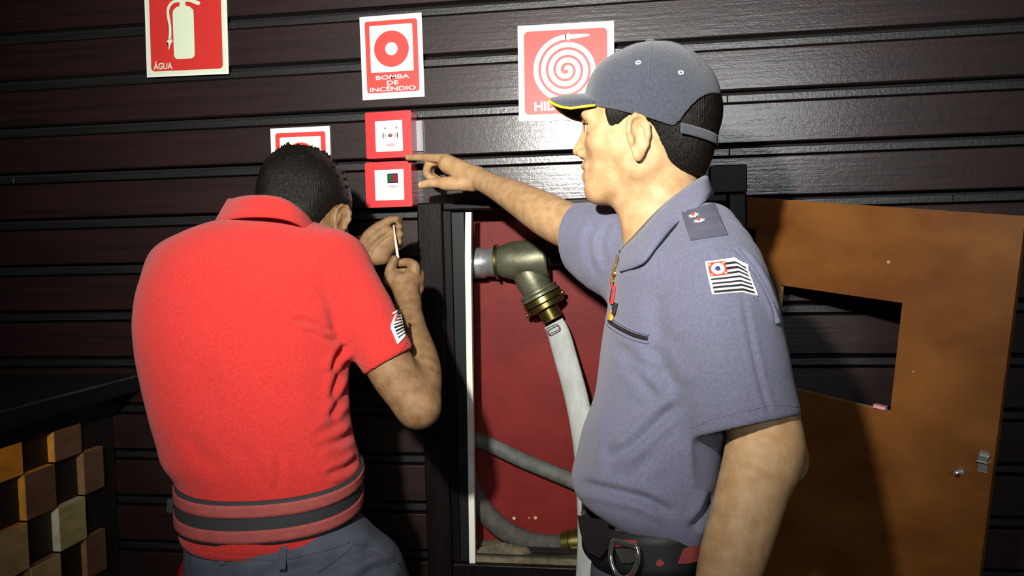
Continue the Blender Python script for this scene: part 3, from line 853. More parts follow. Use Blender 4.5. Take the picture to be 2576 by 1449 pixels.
def patch(name, o, P, nu, nv, mats, fn, parent, off=0.0012, thick=0.0015, zfall=1.6):
    """cloth patch laid on a garment: P(u, v) gives a pixel, fn(u, v) the material slot"""
    g = []
    for j in range(nv + 1):
        row = []
        for i in range(nu + 1):
            p, n = hit(o, *P(i / nu, j / nv)); row.append((p, n))
        g.append(row)
    # fill misses from neighbours
    for j in range(nv + 1):
        for i in range(nu + 1):
            if g[j][i][0] is None:
                for ii in list(range(i - 1, -1, -1)) + list(range(i + 1, nu + 1)):
                    if g[j][ii][0] is not None:
                        q = g[j][ii]; d = Vector(ray(*P(i / nu, j / nv))); t = (q[0] - Vector(EYE)).length / d.length
                        g[j][i] = (Vector(EYE) + d * (t + .002 * abs(i - ii)), q[1]); break
            if g[j][i][0] is None:
                q = near(o, wp(*P(i / nu, j / nv), zfall)); g[j][i] = (Vector(q[0]), Vector(q[1]))
    v, f, mi = [], [], []
    for j in range(nv + 1):
        for i in range(nu + 1): v.append(g[j][i][0] + g[j][i][1] * (off + thick))
    k = len(v)
    for j in range(nv + 1):
        for i in range(nu + 1): v.append(g[j][i][0] - g[j][i][1] * 0.001)
    w = nu + 1
    for j in range(nv):
        for i in range(nu):
            f.append((j * w + i, (j + 1) * w + i, (j + 1) * w + i + 1, j * w + i + 1)); mi.append(fn((i + .5) / nu, (j + .5) / nv))
    edge = [j * w for j in range(nv + 1)] + [nv * w + i for i in range(1, nu + 1)] + [j * w + nu for j in range(nv - 1, -1, -1)] + [i for i in range(nu - 1, 0, -1)]
    for a, b in zip(edge, edge[1:] + edge[:1]):
        f.append((a, a + k, b + k, b)); mi.append(0)
    me = mesh(name, v, f)
    ob = link(name, me, mats, parent)
    for p, q in zip(me.polygons, mi): p.material_index = q
    return ob
def surf_line(name, o, px, r, m, parent, lift=0.0, n=6, seg=8, flat=None):
    pts = []
    for x, y in (spline(px, n) if len(px) > 2 else [np.array(px[0]) + (np.array(px[1]) - np.array(px[0])) * t for t in np.linspace(0, 1, 8)]):
        p, nn = hit(o, x, y)
        if p is not None: pts.append(p + nn * lift)
    if len(pts) < 2: return None
    return tube(name, pts, r, m, parent, seg)
def ribbon(name, top, bot, m, parent, thick=0.004, n=6, closed=False, smooth=True):
    """cloth band between two polylines of world points"""
    A, B = spline(top, n, closed), spline(bot, n, closed)
    A = [Vector(p) for p in A]; B = [Vector(p) for p in B]; N = len(A)
    v, f = [], []
    rows = 5
    for i in range(N):
        a, b = A[max(i - 1, 0) if not closed else i - 1], A[min(i + 1, N - 1) if not closed else (i + 1) % N]
        nrm = (b - a).cross(B[i] - A[i]).normalized() * thick / 2
        for s in (1, -1):
            for k in range(rows): v.append(A[i].lerp(B[i], k / (rows - 1)) + nrm * s)
    w = rows * 2
    for i in range(N if closed else N - 1):
        j = (i + 1) % N
        ring = list(range(rows)) + list(range(w - 1, rows - 1, -1))
        for a, b in zip(ring, ring[1:] + ring[:1]): f.append((i * w + a, i * w + b, j * w + b, j * w + a))
    if not closed:
        ring = list(range(rows)) + list(range(w - 1, rows - 1, -1))
        f.append(tuple(ring[::-1])); f.append(tuple((N - 1) * w + q for q in ring))
    bm = bmesh.new(); me = mesh(name, v, f); bm.from_mesh(me); bmesh.ops.recalc_face_normals(bm, faces=bm.faces); bm.to_mesh(me); bm.free()
    return link(name, me, m, parent, smooth)
def poly_sdf(px, py, poly):
    n = len(poly); d = None; s = None
    inside = np.zeros(np.broadcast(px, py).shape, bool)
    for i in range(n):
        x0, y0 = poly[i]; x1, y1 = poly[(i + 1) % n]
        ex, ey = x1 - x0, y1 - y0
        wx, wy = px - x0, py - y0
        t = np.clip((wx * ex + wy * ey) / (ex * ex + ey * ey + 1e-12), 0, 1)
        q = (wx - ex * t) ** 2 + (wy - ey * t) ** 2
        d = q if d is None else np.minimum(d, q)
        c = ((y0 <= py) & (py < y1)) | ((y1 <= py) & (py < y0))
        if abs(ey) > 1e-12:
            inside ^= c & (px < x0 + ex * (py - y0) / ey)
    return np.where(inside, -1, 1) * np.sqrt(d)

# ------------------------------------------------------------------ a human head in its own frame: f forward, u up, l to its left
class Head:
    def __init__(self, O, fwd, upv, s=1.0):
        self.O = np.asarray(O, float); f = np.asarray(fwd, float); f = f / np.linalg.norm(f)
        u = np.asarray(upv, float); u = u - f * (u @ f); u = u / np.linalg.norm(u)
        # camera frame is left handed (right, up, forward): left of the head = cross in world terms
        fw_, uw_ = f @ BAS, u @ BAS
        l = np.cross(uw_, fw_) @ BAS.T
        self.A = np.stack([f, u, l]); self.s = s
    def p(self, f, u, l): return self.O + self.s * (np.array([f, u, l]) @ self.A)
    def loc(self, X, Y, Z):
        px, py, pz = X - self.O[0], Y - self.O[1], Z - self.O[2]
        return [(self.A[i, 0] * px + self.A[i, 1] * py + self.A[i, 2] * pz) / self.s for i in range(3)]
    def rot(self, R): return R @ self.A
    def skin(self, fd):
        p, A, s = self.p, self.A, self.s
        E = lambda c, r, k=.02, mode='u', B=None: fd.ell(p(*c), np.array(r) * s, A if B is None else B, k, mode)
        Cn = lambda a, b, ra, rb, k=.01, mode='u': fd.cone(p(*a), p(*b), ra * s, rb * s, k, mode)
        E((-.008, .032, 0), (.099, .090, .074), 0)
        E((.040, .025, 0), (.060, .062, .064), .02)
        E((.045, -.030, 0), (.056, .072, .056), .02)
        E((.050, -.078, 0), (.046, .034, .042), .02)
        for sg in (-1, 1):
            Cn((.004, -.062, sg * .050), (.072, -.096, sg * .016), .017, .015, .02)
            E((.066, -.022, sg * .044), (.024, .018, .018), .02)
            E((.010, -.03, sg * .056), (.035, .04, .014), .02)
        Cn((.080, -.096, -.006), (.080, -.096, .006), .0185, .0185, .015)
        Cn((.090, .020, -.036), (.090, .020, .036), .012, .012, .018)
        for sg in (-1, 1): E((.108, .001, sg * .033), (.014, .012, .018), .014, 's')
        for sg in (-1, 1): E((.084, .001, sg * .032), (.013, .0125, .0135), .004)
        Cn((.096, .003, 0), (.1135, -.030, 0), .0074, .0085, .010)
        for sg in (-1, 1): E((.102, -.036, sg * .011), (.011, .0075, .007), .006)
        Cn((.094, -.057, -.019), (.0995, -.055, 0), .0045, .0062, .008); Cn((.0995, -.055, 0), (.094, -.057, .019), .0062, .0045, .008)
        Cn((.092, -.071, -.015), (.0975, -.072, 0), .0045, .0066, .008); Cn((.0975, -.072, 0), (.092, -.071, .015), .0066, .0045, .008)
        Cn((.105, -.0635, -.022), (.105, -.0635, .022), .0018, .0018, .004, 's')
        for sg in (-1, 1):
            a = math.radians(26) * sg
            Rm = np.array([[math.cos(a), 0, math.sin(a)], [0, 1, 0], [-math.sin(a), 0, math.cos(a)]])
            t = math.radians(-8); R2 = np.array([[math.cos(t), math.sin(t), 0], [-math.sin(t), math.cos(t), 0], [0, 0, 1]])
            B = (R2 @ Rm) @ A
            c = np.array([.008, -.024, sg * .081])
            q = lambda x, y, z: p(*(c + np.array([x, y, z]) @ (R2 @ Rm)))
            fd.ell(q(0, .004, 0), np.array((.017, .030, .0055)) * s, B, .004)
            rim = [(.010, -.004), (.014, .012), (.011, .026), (.001, .034), (-.011, .030), (-.0175, .017), (-.017, .002), (-.012, -.012), (-.004, -.024)]
            for (x0, y0), (x1, y1) in zip(rim[:-1], rim[1:]):
                fd.cone(q(x0, y0, sg * .004), q(x1, y1, sg * .004), .0038 * s, .0038 * s, .003)
            fd.ell(q(.003, -.026, sg * .002), np.array((.0085, .0105, .0055)) * s, B, .006)
            fd.ell(q(.003, -.001, sg * .011), np.array((.0095, .015, .0095)) * s, B, .005, 's')
            fd.ell(q(-.005, .020, sg * .0085), np.array((.007, .009, .005)) * s, B, .004, 's')
            fd.cone(q(.011, -.006, sg * .003), q(.010, .002, sg * .003), .0042 * s, .0035 * s, .003)
            fd.cone(q(-.009, -.008, sg * .004), q(-.008, .012, sg * .004), .003 * s, .003 * s, .003)

# ================================================================== THE OFFICER IN GREY-BLUE
m_skin = mat('skin_light', (0.52, 0.33, 0.172), 0.55, col2=(0.42, 0.245, 0.112), scale=(55, 55, 55), detail=6, bump=0.28, bscale=[((350, 350, 350), 1.0)], sss=0.05, spec=0.35)
m_skin2 = mat('skin_tan', (0.25, 0.148, 0.07), 0.6, col2=(0.17, 0.092, 0.042), scale=(55, 55, 55), detail=6, bump=0.28, bscale=[((350, 350, 350), 1.0)], spec=0.3)
m_hair = mat('black_hair', (0.004, 0.0035, 0.003), 0.45, col2=(0.010, 0.008, 0.006), scale=(420, 420, 60), detail=5, bump=0.7, bscale=[((700, 700, 70), 1.0)], bdist=0.003, spec=0.15)
m_shirt = mat('grey_blue_cloth', (0.118, 0.122, 0.185), 0.85, col2=(0.142, 0.147, 0.214), scale=(240, 240, 240), bump=0.55, bscale=[((700, 700, 700), 0.8), ((60, 60, 60), 0.35)], sheen=0.15, spec=0.2)
m_cap = mat('cap_dark_blue', (0.038, 0.043, 0.060), 0.85, col2=(0.052, 0.058, 0.078), scale=(200, 200, 200), bump=0.6, bscale=[((800, 800, 800), 1.0)], sheen=0.25, spec=0.2)
m_yel = mat('yellow_piping', (0.75, 0.62, 0.02), 0.6)
m_eyew = mat('eye_white', (0.7, 0.68, 0.64), 0.2); m_iris = mat('eye_iris', (0.03, 0.015, 0.008), 0.15)
m_ptr = mat('grey_trousers', (0.095, 0.098, 0.15), 0.85, col2=(0.115, 0.118, 0.17), scale=(25, 25, 25), bump=0.25, bscale=[((700, 700, 700), 1.0)], spec=0.2)
m_belt = mat('black_belt', (0.008, 0.009, 0.010), 0.6, bump=0.2, bscale=[((500, 500, 500), 1.0)])
m_boot = mat('black_leather', (0.010, 0.010, 0.010), 0.35)
m_met = mat('polished_steel', (0.75, 0.74, 0.70), 0.16, metal=0.95)
m_brown = mat('brown_leather', (0.10, 0.045, 0.025), 0.5)
m_redc = mat('faded_red_webbing', (0.30, 0.045, 0.045), 0.8, bump=0.3, bscale=[((600, 600, 600), 1.0)])
m_zip = mat('zip_dark', (0.035, 0.035, 0.035), 0.35, metal=0.5)
m_gold = mat('gilt_metal', (0.70, 0.52, 0.14), 0.25, metal=0.9)
m_flagk = mat('patch_black', (0.012, 0.012, 0.014), 0.8); m_flagw = mat('patch_white', (0.78, 0.78, 0.76), 0.8)
m_flagr = mat('patch_red', (0.65, 0.03, 0.03), 0.8); m_flagb = mat('patch_blue', (0.02, 0.04, 0.12), 0.8); m_flagy = mat('patch_yellow', (0.75, 0.5, 0.12), 0.8)
m_epa = mat('epaulette_dark', (0.075, 0.078, 0.112), 0.85, bump=0.3, bscale=[((700, 700, 700), 1.0)])

def row(py, xl, xr, Z, b, yaw=0.0):
    return (-(py - 724.5) / F * Z, ((xl + xr) / 2 - 1288.0) / F * Z, Z, (xr - xl) / 2 / F * Z, b, yaw)
def grounded(px, Z, dx=0.0, dz=0.0, h=0.0):
    """camera-frame point on the floor under a pixel column at depth Z"""
    w = wp(px, 1300, Z).copy(); w[2] = h
    w[0] += dx; w[1] += dz
    return to_c(w)
def trousers(name, rows, hipL, hipR, footL, footR, m, mboot, parent, toe, strokes=None):
    fd = Field(); fd.loft(rows, 0, n=2.3)
    for hp_, ft in ((hipL, footL), (hipR, footR)):
        kn = (np.asarray(hp_) * .48 + np.asarray(ft) * .52)
        fd.cone(hp_, kn, .088, .066, .05); fd.cone(kn, ft, .066, .058, .03)
    lo, hi = fd.bounds()
    o = build(name, fd, .0065, m, parent, strokes=strokes, disp=lambda V: .003 * snoise(V, 22, 3))
    for ft in (footL, footR):
        w = to_w(ft); fb = Field(); t = np.asarray(toe, float)
        A = to_c((w[0], w[1], .045)); B = to_c((w[0] + t[0] * .16, w[1] + t[1] * .16, .035)); C = to_c((w[0], w[1], .16))
        fb.cone(A, B, .045, .034, .02); fb.cone(A, C, .045, .048, .02)
        build('boot', fb, .008, mboot, parent)
    return o

off = root('person', to_w(grounded(1650, 1.40)).tolist())
tag(off, 'man in dark cap and grey-blue short sleeved uniform pointing at the red boxes', 'person')

# ---- skin
hd = Head(cp(1630, 330, 1.42), (-math.cos(math.radians(14)), 0.02, math.sin(math.radians(14))), (0.0, 1, 0.0))
fd = Field(); hd.skin(fd)
fd.cone(hd.p(-.022, -.055, 0), cp(1676, 620, 1.42), .056, .062, .03)
fd.cone(hd.p(.02, -.10, 0), cp(1640, 590, 1.41), .030, .040, .03)
# right arm reaching to the wall
fd.chain([cp(1600, 610, 1.52), cp(1500, 590, 1.585), cp(1425, 566, 1.655), cp(1370, 538, 1.72), cp(1300, 498, 1.82), cp(1245, 470, 1.90), cp(1200, 448, 1.96)],
         [.055, .047, .0435, .042, .034, .0265, .0235], .02)
# right hand, index finger stretched
W = lambda x, y, Z: cp(x, y, Z)
fd.cone(W(1198, 446, 1.962), W(1128, 414, 2.005), .0235, .0225, .012, flat=((0.25, 0.9, 0.1), 0.95))
fd.cone(W(1180, 440, 1.985), W(1122, 412, 2.035), .021, .019, .012)
fd.cone(W(1185, 462, 1.962), W(1120, 462, 1.975), .017, .0145, .012)
fd.chain([W(1124, 400, 2.008), W(1085, 397, 2.035), W(1052, 396, 2.060), W(1026, 396.5, 2.078)], [.0115, .0095, .0082, .0070], .004)
for i, (dz, l) in enumerate(((.022, 0), (.040, 4), (.056, 10))):
    fd.chain([W(1126 + l, 402 + l, 2.012 + dz), W(1082 + l, 410 + l * .5, 2.030 + dz), W(1074 + l, 438, 2.012 + dz), W(1094 + l, 452, 1.998 + dz)], [.0115, .0098, .0088, .0078], .004)
fd.chain([W(1128, 462, 1.975), W(1088, 460, 1.985), W(1060, 466, 1.998)], [.0135, .0105, .0088], .006)
# left arm hanging
fd.chain([cp(1812, 660, 1.27), cp(1870, 900, 1.215), cp(1922, 1080, 1.20), cp(1922, 1145, 1.19), cp(1897, 1218, 1.185), cp(1874, 1300, 1.18), cp(1843, 1400, 1.172), cp(1812, 1510, 1.165), cp(1790, 1590, 1.16)],
         [.052, .052, .0505, .0525, .0475, .0455, .043, .036, .028], .02)
fd.ell(cp(2001, 1162, 1.205), (.0165, .025, .018), None, .02)
# left hand, relaxed
hb = cp(1790, 1590, 1.16); kn = cp(1768, 1690, 1.155)
fd.cone(hb, kn, .028, .034, .02, flat=((1, 0, .2), .6))
for i in range(4):
    a = kn + np.array([.004, -.004, -.028 + .018 * i]); L = (.036, .042, .04, .032)[i]
    fd.chain([a, a + np.array([-.004, -L, 0]), a + np.array([-.016, -L * 1.8, .002]), a + np.array([-.030, -L * 2.3, .003])], [.0105, .0095, .0085, .0075], .003)
fd.chain([hb + np.array([-.012, -.03, -.02]), hb + np.array([-.030, -.06, -.03]), hb + np.array([-.038, -.09, -.03])], [.014, .0115, .0085], .006)
# trunk under the clothes
fd.loft([row(575, 1630, 1740, 1.42, .06), row(650, 1600, 1820, 1.41, .13), row(800, 1580, 1820, 1.39, .12), row(960, 1570, 1780, 1.38, .10)], .04)
body = build('body', fd, .0026, m_skin, off)
m_nail = mat('nail', (0.62, 0.42, 0.34), 0.35)
for (x, y, Z), n_, rr in (((1029, 392.5, 2.074), (0, 1, -.35), (.0052, .0040, .0012)), ((1060, 462, 1.990), (-.1, .25, -1), (.0062, .0048, .0012))):
    n_ = np.array(n_, float); n_ /= np.linalg.norm(n_); t_ = np.array([-1., 0, .1]); t_ -= n_ * (t_ @ n_); t_ /= np.linalg.norm(t_)
    nf = Field(); nf.ell(cp(x, y, Z), rr, np.stack([t_, np.cross(n_, t_), n_]), 0); build('fingernail', nf, .0006, m_nail, off)
for sg in (-1, 1):
    e = lathe('eye', to_w(hd.p(.086, .001, sg * .032)), Vector(hd.A[0] @ BAS), [(-.011, .003), (-.008, .0085), (0, .0118), (.006, .0100), (.0095, .0066)], m_eyew, off, 16)
    lathe('iris', to_w(hd.p(.086, .001, sg * .032)) + (hd.A[0] @ BAS) * .0094, Vector(hd.A[0] @ BAS), [(0, .0066), (.0018, .0040), (.0024, .0010)], m_iris, e, 16)
    pts = [to_w(hd.p(.1030 - abs(t) * .012 - (.006 if t * sg > .8 else 0), .0185 + .003 * (1 - (t) ** 2), sg * (.030 + t * .017))) for t in np.linspace(-1, 1, 7)]
    tube('eyebrow', pts, [.0022, .0034, .004, .0042, .004, .0032, .0018], m_hair, off, 8)

for sg in (-1, 1):
    tube('eyelash', [to_w(hd.p(.0985 - .004 * abs(t) - (.004 if t * sg > 0 else 0), .006 + .0025 * (1 - t * t), sg * .032 + t * .013)) for t in np.linspace(-1, 1, 7)], .0016, m_hair, off, 6)
# ---- hair under the cap
hf = Field()
poly = [(.062, .06), (.062, .022), (.056, -.002), (.048, -.013), (.037, -.010), (.030, .004), (.020, .012), (.002, .010), (-.014, -.006), (-.022, -.030), (-.036, -.056),
        (-.055, -.070), (-.080, -.080), (-.14, -.09), (-.14, .16), (.06, .16)]
def hair_fn(X, Y, Z):
    f, u, l = hd.loc(X, Y, Z)
    ff = Field(); 
    def el(c, r):
        q = [(a - b) / r_ for a, b, r_ in zip((f, u, l), c, r)]
        k0 = np.sqrt(sum(a * a for a in q)); k1 = np.sqrt(sum((a / r_) ** 2 for a, r_ in zip(q, r))); return k0 * (k0 - 1) / np.maximum(k1, 1e-9)
    d = smin(el((-.012, .032, 0), (.105, .092, .0785)), el((-.045, -.035, 0), (.056, .060, .060)), .03)
    d = smin(d, el((.040, .022, 0), (.056, .062, .0665)), .02)
    return -smin(-d, -poly_sdf(f, u, poly), .006)
c0 = hd.O
hf.add(hair_fn, c0 - .16, c0 + .16, 0)
hair = build('hair', hf, .0028, m_hair, off, disp=lambda V: .0007 * snoise(V, 500, 2))

# ---- cap
cf = Field()
capc, capr = (-.008, .040, 0), (.1065, .1015, .090)
A = hd.A
cf.ell(hd.p(*capc), np.array(capr), A, 0)
cf.ell(hd.p(.045, .055, 0), (.052, .062, .070), A, .02)
cf.ell(hd.p(-.008, .028, 0), (.0975, .094, .0805), A, .002, 's')
pn = np.array([.303, -1, 0]) @ A
cf.half(hd.p(.099, .038, 0), pn, .002)
# arch shaped opening at the back
def arch(X, Y, Z):
    f, u, l = hd.loc(X, Y, Z)
    d = ((np.abs(l / .072) ** 2.6 + np.abs((u + .012 - .303 * (f + .10)) / .066) ** 2.6) ** (1 / 2.6) - 1) * .06
    return np.maximum(d, f + .02)
cf.add(arch, hd.O - .15, hd.O + .15, .003, 's')
cap = build('cap', cf, .0021, m_cap, off, disp=lambda V: .0006 * snoise(V, 60, 8))
def dome(az, el, out=0.0):
    v = np.array([math.cos(el) * math.cos(az) * (capr[0] + out), math.sin(el) * (capr[1] + out), math.cos(el) * math.sin(az) * (capr[2] + out)])
    return to_w(hd.p(*(np.array(capc) + v)))
# strap across the opening
up_, lo_ = [], []
for t in np.linspace(-1, 1, 13):
    az = math.pi + t * math.radians(62)
    for lst, uu in ((up_, -.002), (lo_, -.017)):
        r0 = .975 - .03 * (1 - abs(t))
        lst.append(to_w(hd.p(capc[0] + capr[0] * r0 * math.cos(az), uu + .17 * (capr[0] * math.cos(az) + .05), capr[2] * r0 * math.sin(az))))
ribbon('cap_strap', up_, lo_, m_cap, cap, .003, 3)
# brim: a curved tongue with a yellow piped edge
nu, nv = 14, 20
g = {}
v, f = [], []
for s in (0, 1):
    for j in range(nu + 1):
        for i in range(nv + 1):
            t = -1 + 2 * i / nv; q = j / nu
            base_f = .032 * math.sqrt(max(0, 1 - (t * .95) ** 2)) + .066
            tip = .062 * (1 - abs(t) ** 3.2) ** 0.5
            ff = base_f + q * tip
            ll = t * .070 * (1 - .10 * q)
            tf = (1 - abs(t) ** 3.2) ** 0.5
            uu = .058 + .004 * q * tf - .030 * (abs(t) ** 2.2) * (.65 + .5 * q * tf) - .008 * q * q * tf + .30 * (base_f - .086) * .8
            v.append(to_w(hd.p(ff, uu - (.0035 if s else 0), ll)))
w = nv + 1; k = w * (nu + 1)
for j in range(nu):
    for i in range(nv):
        a = j * w + i; f.append((a, a + 1, a + w + 1, a + w)); f.append((k + a, k + a + w, k + a + w + 1, k + a + 1))
ed = [nu * w + i for i in range(w)]
for a, b in zip(ed[:-1], ed[1:]): f.append((a, b, b + k, a + k))
br = link('brim', mesh('brim', v, f), m_cap, cap, True)
tube('brim_piping', [(np.array(v[a]) + np.array(v[a + k])) / 2 + (np.array(v[a + k]) - np.array(v[a])) * .75 for a in ed], .0022, m_yel, cap, 8)
for x, y in ((1606, 158), (1713, 183)):
    p, n = hit(cap, x, y)
    if p is not None:
        R3 = frame_from(n); ring = [p + n * .0006 + R3 @ Vector((.0036 * math.cos(a), .0028 * math.sin(a), 0)) for a in np.linspace(0, 2 * math.pi, 13)[:-1]]
        tube('eyelet', ring, .0014, mat('eyelet_grey', (.45, .46, .48), .5), cap, 6, closed=True)
lathe('cap_button', dome(0.3, math.radians(86), -.001), Vector((0, 0, 1)), [(0, .009), (.003, .0085), (.006, .005), (.007, .001)], m_cap, cap, 16)
for az in (0.62, 1.57, 2.5, -0.62, -1.57, -2.5):
    pts = [dome(az, e, .0004) for e in np.radians(np.linspace(88, 4 if abs(az) < 2 else 30, 16))]
    tube('cap_seam', pts, .0009, m_cap, cap, 6)

# ---- shirt
sf = Field()
# left sleeve
sf.chain([cp(1780, 590, 1.315), cp(1804, 690, 1.265), cp(1813, 800, 1.235), cp(1845, 950, 1.212), cp(1884, 1130, 1.20)], [.048, .068, .079, .0775, .0765], .035)
def hemcut(X, Y, Z):
    p = cp(1885, 1070, 1.122); n = np.array([.20, -.975, -.22]); n = n / np.linalg.norm(n)
    a = (X - p[0]) * n[0] + (Y - p[1]) * n[1] + (Z - p[2]) * n[2]
    # only around the sleeve
    q = cp(1885, 1150, 1.20)
    return np.maximum(-a, np.maximum(np.abs(X - q[0]) - .085, np.maximum(np.abs(Z - q[2]) - .095, 0 * Y + np.abs(Y - q[1]) - .13)))
qq = cp(1885, 1150, 1.20)
sf.add(hemcut, qq - .14, qq + .14, .003, 's')
sf.chain([cp(1862, 985, 1.208), cp(1886, 1080, 1.20), cp(1900, 1170, 1.195)], [.050, .062, .066], .006, 's')
# right sleeve
sf.chain([cp(1610, 625, 1.50), cp(1540, 610, 1.545), cp(1455, 590, 1.605)], [.075, .071, .058], .03)
sf.chain([cp(1580, 680, 1.50), cp(1520, 680, 1.545), cp(1478, 650, 1.59)], [.060, .042, .036], .03)
sf.chain([cp(1470, 592, 1.595), cp(1420, 575, 1.65)], [.040, .050], .004, 's')
def hem2(X, Y, Z):
    p = cp(1440, 580, 1.60); n = np.array([-.80, .12, .58]); n = n / np.linalg.norm(n)
    a = (X - p[0]) * n[0] + (Y - p[1]) * n[1] + (Z - p[2]) * n[2]
    return np.maximum(-a, np.maximum(np.abs(X - p[0]) - .12, np.abs(Y - p[1]) - .15))
pp = cp(1440, 580, 1.60)
sf.add(hem2, pp - .2, pp + .2, .003, 's')
sf.loft([row(572, 1600, 1790, 1.42, .075), row(600, 1580, 1835, 1.41, .11), row(640, 1556, 1870, 1.405, .155), row(690, 1543, 1885, 1.40, .175), row(740, 1538, 1888, 1.40, .182),
         row(810, 1527, 1880, 1.39, .180), row(900, 1513, 1862, 1.38, .172), row(1000, 1498, 1838, 1.37, .165), row(1080, 1470, 1818, 1.36, .163), row(1140, 1455, 1808, 1.36, .164),
         row(1200, 1440, 1803, 1.36, .167), row(1245, 1446, 1802, 1.36, .167), row(1290, 1474, 1800, 1.36, .160), row(1352, 1500, 1792, 1.36, .150)], .03)
sf.half(cp(1500, 1304, 1.30), (-.36, -.93, -.10), .03)
# neck opening
sf.cone(cp(1655, 520, 1.42), cp(1672, 610, 1.42), .060, .055, .006, 's')
sf.cone(cp(1600, 540, 1.40), cp(1585, 600, 1.40), .03, .012, .008, 's')
FO = [([(1856, 630), (1888, 668), (1914, 706), (1940, 760), (1960, 815)], .008, 6), ([(1712, 1015), (1660, 1055), (1600, 1110), (1545, 1150)], .008, 13), ([(1452, 1215), (1530, 1232), (1620, 1255), (1690, 1292)], .008, 12),
      ([(1540, 862), (1600, 905), (1665, 950)], .005, 14), ([(1640, 870), (1672, 930), (1702, 985)], .006, 18), ([(1560, 900), (1620, 960), (1650, 1000)], .004, 14),
      ([(1500, 1080), (1475, 1130), (1462, 1180)], .003, 18), ([(1740, 1330), (1775, 1290), (1795, 1240)], .008, 12), ([(1656, 742), (1652, 800), (1668, 870)], .004, 20),
      ([(1870, 745), (1888, 850), (1912, 960), (1940, 1052)], .0022, 7), ([(1500, 560), (1478, 600), (1482, 650), (1500, 700)], .004, 10), ([(1530, 560), (1512, 610), (1520, 660)], .004, 9),
      ([(1760, 640), (1800, 655), (1850, 650)], .002, 14), ([(1520, 1110), (1540, 1160), (1530, 1200)], .003, 18), ([(1640, 1140), (1600, 1190), (1560, 1215)], .003, 16)]
shirt = build('shirt', sf, .0034, m_shirt, off, strokes=FO, sm=3, disp=lambda V: .0016 * snoise(V, 30, 1))
# hem stitching of the near sleeve and crease seam
surf_line('hem_seam', shirt, [(1737, 1078), (1800, 1052), (1900, 1028), (1950, 1018), (2008, 1024)], .0006, m_shirt, shirt, .0002)
# collar
def onsh(x, y, lift=.004):
    p, n = hit(shirt, x, y); 
    d = Vector(ray(x, y)).normalized()
    return np.array(p - d * lift) if p is not None else wp(x, y, 1.36)
top = [wp(1568, 600, 1.475), wp(1640, 560, 1.500), wp(1735, 475, 1.487), wp(1776, 441, 1.430), wp(1757, 452, 1.375), wp(1705, 488, 1.349), wp(1655, 532, 1.343), wp(1612, 578, 1.352), wp(1560, 634, 1.372)]
bot = [wp(1548, 650, 1.490), wp(1640, 600, 1.540), wp(1760, 520, 1.510), wp(1793, 490, 1.432)] + [onsh(x, y, l) for x, y, l in ((1768, 512, .006), (1704, 560, .012), (1652, 618, .014), (1612, 664, .014), (1560, 684, .012))]
ribbon('collar', top, bot, m_shirt, shirt, .005, 6)
# epaulette with two stars
quad_ = [(1716, 536), (1797, 512), (1830, 592), (1738, 606)]
def bil(q): return lambda u, v: tuple((1 - v) * ((1 - u) * np.array(q[0]) + u * np.array(q[1])) + v * ((1 - u) * np.array(q[3]) + u * np.array(q[2])))
ep = patch('epaulette', shirt, bil(quad_), 10, 8, [m_epa], lambda u, v: 0, shirt, .0008, .0012)
for x, y in ((1747, 545), (1761, 559)):
    p, n = hit(shirt, x, y)
    if p is None: continue
    R3 = frame_from(n); p = p + n * .0028
    st = []
    for k in range(16):
        a = 2 * math.pi * k / 16; r_ = .0085 if k % 2 == 0 else .0045
        st.append(p + R3 @ Vector((r_ * math.cos(a) * 1.2, r_ * math.sin(a) * .8, 0)))
    bm = bmesh.new(); c = bm.verts.new(p + n * .0025); vs = [bm.verts.new(q) for q in st]
    for k in range(16): bm.faces.new((c, vs[k], vs[(k + 1) % 16]))
    s_ = link('rank_star', bm_mesh('rank_star', bm), m_flagw, ep)
    lathe('star_centre', p + n * .001, n, [(0, .003), (.002, .0026), (.003, .001)], mat('star_red', (.6, .06, .03), .4), ep, 10)
surf_line('shoulder_seam', shirt, [(1795, 530), (1812, 562), (1828, 592)], .0022, m_epa, shirt, .0006)
# loose flap of the back yoke along the shoulder blade
tp, bt = [], []
for (x0, y0), (x1, y1), zz in (((1848, 624), (1880, 620), 1.29), ((1882, 664), (1914, 660), 1.29), ((1908, 702), (1941, 704), 1.285), ((1935, 755), (1956, 760), 1.275), ((1957, 814), (1968, 811), 1.26)):
    tp.append(onsh(x0, y0, .013)); bt.append(wp(x1, y1, zz))
ribbon('yoke_flap', tp, bt, m_shirt, shirt, .006, 5)
# state flag on the sleeve, creased with the sleeve
L_ = [(1774, 662), (1848, 650), (1869, 737), (1792, 743)]; R_ = [(1848, 650), (1879, 667), (1904, 746), (1869, 737)]
def fp(u, v):
    return bil(L_)(u / .72, v) if u < .72 else bil(R_)((u - .72) / .28, v)
def fcol(u, v):
    if u < .06 or u > .95 or v < .06 or v > .96: return 0
    uu, vv = (u - .06) / .89, (v - .06) / .90
    if uu < .46 and vv < .43:
        dx, dy = (uu - .23) / .19, (vv - .215) / .19
        r_ = math.hypot(dx * 1.0, dy)
        if r_ < .38: return 3
        if r_ < .92: return 0
        if (abs(uu - .05) < .03 or abs(uu - .41) < .03) and (abs(vv - .06) < .03 or abs(vv - .37) < .03): return 4
        return 2
    return 1 if int(vv * 13.999) % 2 == 1 else 0
patch('flag_patch', shirt, fp, 56, 84, [m_flagw, m_flagk, m_flagr, m_flagb, m_flagy], fcol, shirt, .0014, .0016)
